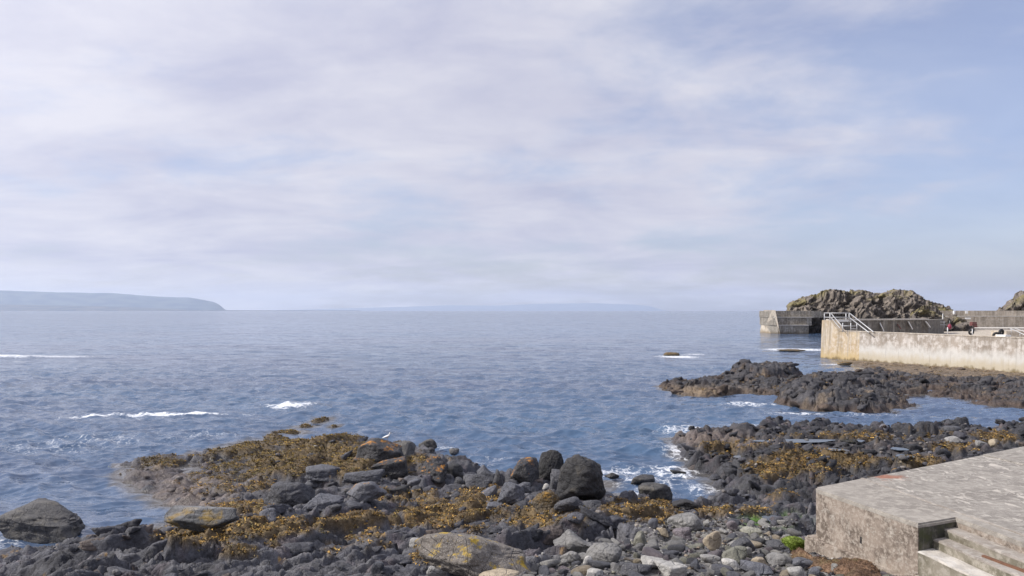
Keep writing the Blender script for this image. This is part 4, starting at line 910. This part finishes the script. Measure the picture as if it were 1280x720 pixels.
    # marks on the face
    bar = part('iron_strip', [Bc+Vector((.43, -.58)), Bc+Vector((.47, -.56)), Bc+Vector((.62, -1.2)), Bc+Vector((.57, -1.2))], T-.30, T-.205+.01, 'rust', bevel=.004, rough=.01, seg=.1)
    m = A+fd*1.02; nrm = Vector((fd.y, -fd.x)); nrm = nrm if nrm.x < 0 else -nrm
    part('weep_slot', [m+nrm*.004, m+fd*.028+nrm*.004, m+fd*.028-nrm*.05, m-nrm*.05], 1.88, 1.97, 'rubber', bevel=0)
    tag(root, 'broad weathered concrete slab with stained side wall and three steps at the lower right', 'concrete platform')
build_slab()
def build_turf():
    g = np.array([(Pz(a, b, z).x, Pz(a, b, z).y) for a, b, z in ((990,680,1.5),(1012,688,1.6),(1040,700,1.62),(1078,700,1.66),(1108,714,1.7),(1110,740,1.7),(1060,740,1.65),(1020,712,1.6),(985,697,1.5))])
    x0, y0 = g.min(0)-.1; x1, y1 = g.max(0)+.1; n = 150; X, Y = np.meshgrid(np.linspace(x0, x1, n), np.linspace(y0, y1, n)); X = X.ravel(); Y = Y.ravel(); s_ = sdist(X, Y, g)+.06*fbm2(X*4, Y*4, 3)
    Z = h_shore(X, Y)+.14*ss(-.02, .22, s_)+.03*fbm2(X*5, Y*5, 4)-.10*(1-ss(-.12, .02, s_)); idx = np.arange(n*n).reshape(n, n); f = np.stack([idx[:-1, :-1], idx[:-1, 1:], idx[1:, 1:], idx[1:, :-1]], -1).reshape(-1, 4)
    t = ss(.4, .7, .5+.6*fbm2(X*2, Y*2, 4))[:, None]; base = np.array([.21, .13, .08])*(1-t)+np.array([.13, .10, .045])*t
    keep = (s_[f] > -.12).any(1); v, f, at = compact(np.stack([X, Y, Z], 1), f[keep], dict(tint=base, wet=np.zeros(len(X))))
    tag(put('turf_bank', mesh_np('turf_bank', v, f, M['ground'], True, at)), kind='structure')
    r = np.random.default_rng(4); i = np.where(s_ > .02)[0]; i = r.choice(i, 5000); c = np.array([.24, .15, .09])*r.uniform(.5, 1.4, (len(i), 1))
    o = fronds('dried_weed', np.stack([X[i], Y[i], Z[i]], 1), c, 2, .018, 'mat of short red-brown dried weed between the cobbles and the concrete slab', seed=3)
    # algae on the green rock
    gr = [q for q in bpy.data.objects if q.get('label', '').startswith('bright green algae')][0]
    v = np.array([q.co[:] for q in gr.data.vertices])/K; v = v[v[:, 2] > -.05]; i = r.choice(len(v), 1500)
    c = np.array([.24, .34, .05])*r.uniform(.6, 1.3, (1500, 1)); o = fronds('algae', v[i], c, 2, .02, None, None, gr, 8); o['kind'] = 'stuff'
build_turf()
def rock_weed():
    """weed hair on the weed covered mounds, and lichen tufts stay in the material"""
    r = np.random.default_rng(14)
    for o in [q for q in bpy.data.objects if q.type == 'MESH' and q.data.materials and q.data.materials[0] == M['weedrock']]:
        v = np.array([q.co[:] for q in o.data.vertices])/K; nn = 260 if o.location.y/K < 40 else 60
        v = v[v[:, 2] > -.1*abs(v[:, 2]).max()]; i = r.choice(len(v), nn); f_ = fronds('wrack', v[i], weedcols(nn, r)*.65, 3, (.022 if max(o.dimensions) < .8 else .035)*min(1.6, max(1, o.location.y/K/20)), None, None, o, 8); f_['kind'] = 'stuff'
rock_weed()

# ------------------------------------------------------------ gull
def loft(name, rings, mat, parent, n=10):
    v = []; f = []
    for i, (c, ra, rb, ax) in enumerate(rings):
        ax = Vector(ax).normalized(); s = ax.cross(Vector((0, 1, 0))).normalized(); t = s.cross(ax)
        s, t = t, s
        for k in range(n):
            a = 2*math.pi*k/n; q = Vector(c)+s*math.cos(a)*ra+t*math.sin(a)*rb; v.append(q[:])
    for i in range(len(rings)-1):
        for k in range(n): f.append((i*n+k, i*n+(k+1) % n, (i+1)*n+(k+1) % n, (i+1)*n+k))
    f.append(tuple(range(n))[::-1]); f.append(tuple((len(rings)-1)*n+k for k in range(n)))
    return put(name, mesh_np(name, np.array(v), f, M[mat]), parent)
def tubes(name, segs, r, mat, parent=None, n=6, origin=(0, 0, 0)):
    v = []; f = []; og = Vector(origin)
    for a, b in segs:
        a = Vector(a)-og; b = Vector(b)-og; d = (b-a).normalized(); s = d.orthogonal().normalized(); t = d.cross(s); i0 = len(v)
        for e in (a, b):
            for k in range(n): q = e+(s*math.cos(2*math.pi*k/n)+t*math.sin(2*math.pi*k/n))*r; v.append(q[:])
        for k in range(n): f.append((i0+k, i0+(k+1) % n, i0+n+(k+1) % n, i0+n+k))
        f.append(tuple(i0+k for k in range(n))[::-1]); f.append(tuple(i0+n+k for k in range(n)))
    return put(name, mesh_np(name, np.array(v), f, M[mat] if isinstance(mat, str) else mat, True), parent)
def build_gull():
    top = [q for q in bpy.data.objects if 'where the gull stands' in q.get('label', '')][0]
    vv = np.array([q.co[:] for q in top.data.vertices])/K; L0 = top.location/K; dirx = (488-640)/F
    # highest point of the boulder under the bird
    c = vv[np.abs((vv[:, 0]+L0.x)/(vv[:, 1]+L0.y)-dirx) < .004]; q = c[np.argmax(c[:, 2])]; base = Vector(q)+L0
    g = empty('gull', base-Vector((0, 0, .004))); h = .085
    loft('body', [((-.17, 0, h+.015), .006, .02, (1, 0, .3)), ((-.12, 0, h+.03), .022, .03, (1, 0, .3)), ((-.05, 0, h+.05), .045, .045, (1, 0, .35)), ((.02, 0, h+.075), .052, .05, (1, 0, .5)), ((.065, 0, h+.11), .036, .036, (.6, 0, 1)),
        ((.08, 0, h+.15), .022, .023, (.2, 0, 1)), ((.085, 0, h+.175), .026, .024, (.3, 0, 1)), ((.092, 0, h+.195), .023, .022, (.5, 0, 1)), ((.10, 0, h+.212), .008, .008, (.5, 0, 1))], 'gullwhite', g)
    for sg in (-1, 1): loft('wing', [((.04, sg*.045, h+.09), .012, .006, (-1, 0, -.3)), ((0, sg*.052, h+.075), .034, .008, (-1, 0, -.3)), ((-.08, sg*.045, h+.045), .028, .008, (-1, 0, -.25)), ((-.2, sg*.012, h+.005), .006, .004, (-1, 0, -.25))], 'gullgrey', g)
    loft('beak', [((.112, 0, h+.188), .007, .006, (1, 0, -.1)), ((.145, 0, h+.184), .005, .004, (1, 0, -.2)), ((.152, 0, h+.178), .001, .001, (1, 0, -.6))], 'beak', g); g.scale = (.82,)*3
    for sg in (-1, 1): tubes('leg', [((.0, sg*.02, h+.03), (.005, sg*.02, 0)), ((.005, sg*.02, .003), (.035, sg*.02, .001))], .004, 'leg', g)
    tag(g, 'white gull standing on the lichen-topped black boulder by the surf', 'gull')
build_gull()

# ------------------------------------------------------------ harbour
def beam(name, a, b, wdt, hgt, mat, parent=None, origin=(0, 0, 0)):
    a = Vector(a)-Vector(origin); b = Vector(b)-Vector(origin); d = (b-a).normalized(); s = Vector((0, 0, 1)).cross(d)
    s = s.normalized() if s.length > 1e-4 else Vector((1, 0, 0)); t = d.cross(s); v = []
    for e in (a, b):
        for p, q in ((-1, -1), (1, -1), (1, 1), (-1, 1)): v.append((e+s*p*wdt/2+t*q*hgt/2)[:])
    return put(name, mesh_np(name, np.array(v), [(3,2,1,0),(4,5,6,7),(0,1,5,4),(1,2,6,5),(2,3,7,6),(3,0,4,7)], M[mat], False), parent)
def build_harbour():
    # near wall: follows the line of its foot, poured in panels
    W0 = Pz(1027, 447, 0); W1 = Vector((41.8, 58.5, 0)); d = (W1-W0).normalized(); n = Vector((d.y, -d.x, 0)); n = n if n.x < 0 else -n   # seaward
    L = (W1-W0).length
    def onwall(px):  # distance along the wall at an image column
        k = (px-640)/F; return (k*W0.y-W0.x)/(d.x-k*d.y)
    root = empty('harbour_wall', W0); og = Vector(W0)
    tag(root, 'long tide-stained pale concrete harbour wall curving in front of the small harbour', 'harbour wall')
    xs = [1027.01, 1048.5, 1075, 1099, 1117, 1131, 1152, 1175, 1203, 1219, 1233.5]
    dist = [onwall(x) for x in xs]; dist += [onwall(1248)]
    dist += [onwall(1262), onwall(1280), L, L+4, L+8]
    T = .9
    def quad(s0, s1, off0, off1, z0, z1, batter=.0):
        p = lambda s_, o_, z_: (W0+d*s_+n*(o_+(batter*(3-z_) if o_ > -.2 else 0))+Vector((0, 0, z_))-og)[:]
        g = .0004
        v = [p(s0+g, off0, z0), p(s1-g, off0, z0), p(s1-g, off1, z0), p(s0+g, off1, z0), p(s0+g, off0, z1[0]), p(s1-g, off0, z1[1]), p(s1-g, off1, z1[1]), p(s0+g, off1, z1[0])]
        return np.array(v), [(3,2,1,0),(4,5,6,7),(0,1,5,4),(1,2,6,5),(2,3,7,6),(3,0,4,7)]
    top = lambda s_: 2.88-.004*s_
    mats = ['harbourgold', 'harbourgold']+['harbour']*30
    for i in range(len(dist)-1):
        a, b = dist[i], dist[i+1]
        z1 = (top(a), top(b)); off = .002*((i*7) % 3)
        if i == 0: z1 = (3.98, 3.98)
        vv, ff = quad(a, b, off, -T, -.6, z1, .05); ff = [tuple(q) for q in ff]
        if i == 0:      # end block: flat top then a raking edge
            k = (onwall(1037)-a)/(b-a); g = .012
            pts = [(a+g, -.6), (b-g, -.6), (b-g, top(b)), (a+(b-a)*k, 3.98), (a+g, 3.98)]
            vv = np.array([(W0+d*s_+n*(o_+(.05*(3-z_) if o_ > -.2 else 0))+Vector((0, 0, z_))-og)[:] for o_ in (off, -T) for s_, z_ in pts])
            ff = [(0, 1, 2, 3, 4), (9, 8, 7, 6, 5)]+[(j, (j+1) % 5+0, (j+1) % 5+5, j+5) for j in range(5)]; ff = [tuple(q) for q in ff]
        me = mesh_np('wall_panel', vv, ff, M[mats[i]], False); bm = bmesh.new(); bm.from_mesh(me); bmesh.ops.recalc_face_normals(bm, faces=bm.faces); bm.to_mesh(me); bm.free()
        put('wall_panel', me, root)
        if i > 0:
            vv, ff = quad(a, b, off+.05, -T-.02, 0, z1, .0); vv[:4, 2] = vv[4:, 2]+.0; vv[4:, 2] += .07; put('coping', mesh_np('coping', vv, ff, M['palewall'], False), root)
    # formwork ribs, thin shutter lines on the face
    for x in (1061, 1087, 1108, 1124, 1141, 1163, 1189, 1211, 1240, 1255, 1271):
        s_ = onwall(x); a = W0+d*s_+n*(.05*2.7+.006); b = a.copy(); a.z = .3; b = W0+d*s_+n*(.05*.15+.006); b.z = top(s_)-.05
        beam('shutter_rib', a, b, .035, .015, 'harbour', root, og)
    x = onwall(1250); blk = prism('block', [((W0+d*(x+q)+n*w_)).xy for q, w_ in ((-.35, .02), (.5, .02), (.5, -.6), (-.35, -.6))], top(x)+.07, top(x)+.22, 'white', None, bevel=.02); tag(blk, 'white block lying on top of the near harbour wall', 'block')
    # small white marker on the wall face
    # railings and stair at the seaward end
    rr = empty('handrail', P(1040, 401, 83)); ro = rr.location/K; tag(rr, 'pale metal railing round the platform and stair at the end of the near wall', 'railing')
    dd = 84.5
    def rp(px, py, de=0.0): return P(px, py, dd+de)
    for px, de in ((1030.5, 0), (1037.5, -1), (1057.5, .5), (1061.5, -1.2)): tubes('post', [(rp(px, 402, de), rp(px, 391, de))], .055, 'steel', rr, 6, ro)
    for py in (391.3, 396.6): tubes('rail', [(rp(1030, py, 0), rp(1038, py, -1)), (rp(1038, py, -1), rp(1061.5, py, -1.2)), (rp(1041, py, .9), rp(1058, py, .5))], .042, 'steel', rr, 6, ro)
    tubes('stair_rail', [(rp(1039, 392, -1), rp(1052, 407, -4.5)), (rp(1052, 407.4, -4.5), rp(1063, 407.4, -5))], .042, 'steel', rr, 6, ro)
    tubes('stair_rail', [(rp(1038, 396, -1), rp(1050, 410, -4.5))], .036, 'steel', rr, 6, ro)
    tubes('stair_rail', [(rp(1062, 391.5, -1), rp(1092, 415, -8))], .05, 'steel', rr, 6, ro); tubes('stair_rail', [(rp(1062, 397, -1), rp(1086, 415.5, -8))], .05, 'steel', rr, 6, ro)
    for px in (1053.5, 1063.5, 1071): tubes('post', [(rp(px, 415, -4.6), rp(px, 403.5, -4.6))], .045, 'steel', rr, 6, ro)
    for py in (407.5, 411): tubes('rail', [(rp(1063.5, py, -4.6), rp(1071, py, -4.6))], .035, 'steel', rr, 6, ro)
    beam('platform', rp(1037, 401.4, .8)+Vector((0, 0, 0)), rp(1062, 401.4, .3), 2.2, .12, 'steel', rr, ro)
    # inner quay wall in shade behind
    q0 = P(1036, 400.5, 96); q1 = P(1160, 399, 104); q2 = P(1180, 404, 112)
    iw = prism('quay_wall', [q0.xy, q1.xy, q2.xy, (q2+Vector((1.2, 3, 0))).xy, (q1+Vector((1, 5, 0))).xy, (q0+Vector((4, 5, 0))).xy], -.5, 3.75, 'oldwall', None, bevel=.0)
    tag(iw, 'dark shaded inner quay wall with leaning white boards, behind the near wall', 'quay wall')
    cp = prism('coping', [(q0+Vector((-.1, -.2, 0))).xy, (q1+Vector((0, -.2, 0))).xy, (q1+Vector((0, .9, 0))).xy, (q0+Vector((0, .9, 0))).xy], 3.753, 3.93, 'paleconc', iw, bevel=.02)
    def board(px0, py0, px1, py1, mat, wd, label, cat, off=.0):
        def at(px, py, o):    # on the quay wall's face
            k = (px-640)/F; a = q0.xy; e = (q1-q0).xy; t = (k*a.y-a.x)/(e.x-k*e.y); y = a.y+e.y*t; return Vector((k*y, y-o, 5-(py-388)/F*y))
        a = at(px0, py0, .12+off); b = at(px1, py1, .45+off); o = beam('fender_board' if mat == 'white' else 'iron_ladder', a-a, b-a, wd, .09, mat, None); o.location = a*K; tag(o, label, cat); return o
    board(1099, 403.5, 1102.5, 414, 'white', .5, 'white fender board leaning on the dark quay wall, leftmost of three', 'fender board')
    board(1134.5, 402, 1138, 411.5, 'white', .5, 'white fender board in the middle of the dark quay wall', 'fender board')
    board(1156, 401.5, 1160, 409, 'white', .45, 'white fender board at the right end of the dark quay wall, nearest the knoll', 'fender board')
    board(1121, 405, 1124, 411, 'red', .22, 'rusty red bar leaning on the quay wall between two white boards', 'fender board')
    # quay floor behind the near wall
    qf = prism('quay_floor', [(36.0, 80), (43.5, 59), (70, 59), (100, 120), (100, 160), (64, 160), P(1165, 400, 108).xy, P(1100, 400, 101).xy], -.5, 1.75, 'palewall', None, bevel=0); tag(qf, kind='structure')
    # outer pier
    D = 168.0; T0 = 4.95
    pier = empty('outer_pier', P(958, 417, D)); po = pier.location/K; tag(pier, 'dark stepped concrete pier head with a pale sunlit-toned end face standing in the sea', 'pier')
    def pprism(name, poly, z0, z1, mat, bevel=.03):
        o = prism(name, poly, z0, z1, mat, pier, bevel); o.location = -pier.location; return o
    # left end coloured paler as sunlit, tiers darker as shaded; three tiers stand back from each other
    a0 = P(973, 400, D).x; aL = P(956, 400, D+10).x; xr = P(1024, 400, D+4).x
    def tier(z0, z1, back, xl, xr_):
        n_ = 6; 
        for i in range(n_):
            u0, u1 = i/n_, (i+1)/n_; x0 = xl+(xr_-xl)*u0+(.03 if i else 0); x1 = xl+(xr_-xl)*u1; yf = D+back
            pprism('block', [(x0, yf+.05*(i % 2)), (x1, yf+.05*(i % 2)), (x1, D+12), (x0, D+12)], z0, z1, 'pierwall', bevel=.04)
    tier(-.6, 1.75, 0, a0, P(1011, 400, D).x); tier(1.753, 3.45, 1.0, a0-.2, P(1017, 400, D).x); tier(3.453, 4.9, 2.0, a0-.3, xr)
    pprism('ledge', [(a0, D-.08), (P(1011, 400, D).x, D-.08), (P(1011, 400, D).x, D+1.05), (a0, D+1.05)], 1.756, 1.93, 'paleconc'); pprism('ledge', [(a0-.4, D+.92), (P(1019, 400, D).x, D+.92), (P(1019, 400, D).x, D+2.05), (a0-.4, D+2.05)], 3.456, 3.62, 'paleconc')
    # end wall with a batter: wider at its foot
    bm_pts = [(a0+.3, D-.5, -.6), (aL-.9, D+11, -.6), (aL-.2, D+12.3, -.6), (a0+.5, D+2, -.6), (a0-.7, D-.2, T0+.12), (aL+.1, D+11, T0+.12), (aL+.9, D+12.2, T0+.12), (a0-.5, D+2, T0+.12)]
    v = np.array(bm_pts)-np.array(po[:]); me = mesh_np('end_wall', v, [(0, 1, 5, 4), (1, 2, 6, 5), (2, 3, 7, 6), (3, 0, 4, 7), (4, 5, 6, 7), (3, 2, 1, 0)], M['palewall'], False); put('end_wall', me, pier)
    # back wall with ledges
    bw = empty('harbour_back_wall', P(1180, 410, 140)); bo = bw.location.copy(); tag(bw, 'long high sandy wall with ledges closing the back of the harbour', 'harbour wall')
    def bpart(name, poly, z0, z1, mat, bevel=.03): o = prism(name, poly, z0, z1, mat, bw, bevel); o.location = -bo; return o
    D2 = 140; n_ = 9; x0 = P(1160, 400, D2).x; x1 = P(1420, 400, D2).x
    for i in range(n_):
        xa = x0+(x1-x0)*i/n_+.03; xb = x0+(x1-x0)*(i+1)/n_
        bpart('wall_block', [(xa, D2+1.6+.06*(i % 2)), (xb, D2+1.6+.06*(i % 2)), (xb, D2+4), (xa, D2+4)], 3.9, 4.95, 'palewall'); bpart('wall_block', [(xa, D2+.05*(i % 2)), (xb, D2+.05*(i % 2)), (xb, D2+4), (xa, D2+4)], 1.9, 3.88, 'palewall')
    bpart('ledge', [(x0, D2-.12), (x1, D2-.12), (x1, D2+1.7), (x0, D2+1.7)], 3.884, 4.02, 'paleconc'); bpart('walkway', [(x0+2, D2-9), (x1, D2-9), (x1, D2-.12), (x0+2, D2-.12)], .8, 2.05, 'paleconc')
    def box_at(name, px0, py0, px1, py1, dist_, dep, mat, label, cat, bevel=.02):
        a = P(px0, py1, dist_); b = P(px1, py0, dist_); cx = (a.x+b.x)/2; o = prism(name, [(a.x, dist_), (b.x, dist_), (b.x, dist_+dep), (a.x, dist_+dep)], a.z, b.z, mat, None, bevel); return tag(o, label, cat)
    box_at('sign', 1207, 388.6, 1210, 392, D2+1.35, .12, 'white', 'small square white sign high on the harbour back wall', 'sign')
    box_at('sign', 1206.5, 397, 1213.5, 399, D2-.32, .12, 'white', 'wide white notice board under the ledge of the back wall', 'sign')
    box_at('crate', 1191.5, 418, 1194, 421, 100, .4, 'white', 'small white box on the quay left of the single tyre', 'crate')
    # post on the wall
    def pole(px, py0, py1, dist_, r, label, cat='post', mat='steel'):
        a = P(px, py1, dist_); o = tubes('post', [((0, 0, 0), (P(px, py0, dist_)-a)[:])], r, mat, None, 8); o.location = a*K; return tag(o, label, cat)
    pole(1192.5, 388.4, 396.5, D2+1.3, .22, 'thick pale upright post against the top of the back wall'); pole(1184.5, 409, 421, 100, .07, 'thin post beside the crimson buoy'); pole(1215.5, 411, 423, 92, .06, 'thin post standing in front of the single tyre')
    pole(1178.5, 392, 412, 112, .06, 'tall thin mast beside the railings at the foot of the knoll')
    # small railing
    rl = empty('handrail', P(1170, 410, 110)); r0 = rl.location/K; tag(rl, 'thin metal railing at the foot of the knoll left of the crimson buoy', 'railing')
    for px in (1168, 1174, 1180): tubes('post', [(P(px, 412, 110), P(px, 402, 110))], .045, 'steel', rl, 6, r0)
    for py in (402.5, 406): tubes('rail', [(P(1167, py, 110), P(1182, py, 110))], .035, 'steel', rl, 6, r0)
    # tyres
    def torus(R0, r0_, n1=28, n2=12):
        v = []; f = []
        for i in range(n1):
            t = 2*math.pi*i/n1
            for k in range(n2):
                a = 2*math.pi*k/n2; rr_ = R0+r0_*math.cos(a)*(1 if math.cos(a) > 0 else 1.0); tread = .03*r0_*(i % 2) if math.cos(a) > .5 else 0
                v.append(((rr_+tread)*math.cos(t), r0_*1.15*math.sin(a), (rr_+tread)*math.sin(t)))
        for i in range(n1):
            for k in range(n2): f.append((i*n2+k, i*n2+(k+1) % n2, ((i+1) % n1)*n2+(k+1) % n2, ((i+1) % n1)*n2+k))
        return mesh_np('tyre', np.array(v), f, M['rubber'])
    ty = torus(.27, .12)
    for px, py, dist_, rot, lab in ((1214, 415, 98, .2, 'single black tyre standing behind the thin post on the quay'), (1251.5, 415.5, 84, .5, 'upper black tyre of the leaning pair behind the near wall'), (1245.5, 419.5, 83, -.4, 'lower black tyre of the leaning pair behind the near wall')):
        o = put('tyre', ty, None, P(px, py, dist_), (0.15, rot*.6, rot)); tag(o, lab, 'tyre')
    tags = [(1214, 419.5, 98, 1.2), ]
    for px, py, dist_, h in tags: pass
    # red stack, buoy, yellow ring
    st = empty('pallet_stack', P(1218, 409, 130)); s0 = st.location.copy(); tag(st, 'dark red stack of fish boxes against the back wall', 'box stack')
    for k in range(3):
        a = P(1215, 409, 130); o = prism('fish_box', [(a.x+.05*k, 130), (a.x+.9-.04*k, 130), (a.x+.9, 130.7), (a.x, 130.7)], 2.2+.30*k, 2.2+.30*k+.27, 'red', st, bevel=.03); o.location = -s0
    bu = empty('buoy', P(1187, 408, 104)); loft('float', [((0, 0, -.38), .05, .05, (0, 0, 1)), ((0, 0, -.28), .2, .2, (0, 0, 1)), ((0, 0, 0), .27, .27, (0, 0, 1)), ((0, 0, .2), .18, .18, (0, 0, 1)), ((0, 0, .34), .05, .05, (0, 0, 1))], 'crimson', bu, 14)
    tubes('rope', [((0, 0, .33), (0, 0, .75))], .02, 'steel', bu); tag(bu, 'crimson plastic buoy hanging near the thin post below the knoll', 'buoy')
    lb = empty('lifebuoy', P(1206, 402, 137)); 
    me = torus(.21, .06); me.materials.clear(); me.materials.append(M['yellowp']); put('ring', me, lb); tubes('post', [((0, .2, .4), (0, .2, -1.4))], .05, 'steel', lb); tag(lb, 'yellow-orange lifebuoy on a post in front of the back wall', 'lifebuoy')
    # steps with rails at the far right
    sr = empty('handrail', P(1270, 415, 86)); so = sr.location/K; tag(sr, 'pair of pale sloping handrails behind the near wall at the right edge', 'railing')
    tubes('rail', [(P(1262, 410, 88), P(1284, 420, 84))], .05, 'steel', sr, 6, so); tubes('rail', [(P(1268, 410, 90), P(1290, 418, 86))], .05, 'steel', sr, 6, so)
    for px, py in ((1264, 411), (1275, 416), (1283, 419.6)): tubes('post', [(P(px, py+6, 86), P(px, py, 86))], .04, 'steel', sr, 6, so)
    st2 = box_at('concrete_block', 1258, 414, 1296, 424, 92, 3, 'palewall', 'low sandy concrete block behind the sloping handrails', 'block')
build_harbour()

# ------------------------------------------------------------ the air
def build_haze():
    m = bpy.data.materials.new('haze'); m.use_nodes = True; nt = m.node_tree; nt.nodes.clear(); o = nt.nodes.new('ShaderNodeOutputMaterial'); v = nt.nodes.new('ShaderNodeVolumePrincipled')
    v.inputs['Color'].default_value = (.76, .85, 1.0, 1); v.inputs['Density'].default_value = 0.30e-4; v.inputs['Anisotropy'].default_value = 0.3; nt.links.new(v.outputs[0], o.inputs['Volume'])
    x0, x1, y0, y1, z0, z1 = -21000, 21000, -450, 28500, -13.5, 560
    vv = np.array([(x, y, z) for z in (z0, z1) for x, y in ((x0, y0), (x1, y0), (x1, y1), (x0, y1))], float)
    me = mesh_np('haze', vv, [(3,2,1,0),(4,5,6,7),(0,1,5,4),(1,2,6,5),(2,3,7,6),(3,0,4,7)], m, False); tag(put('haze', me), kind='stuff')
build_haze()
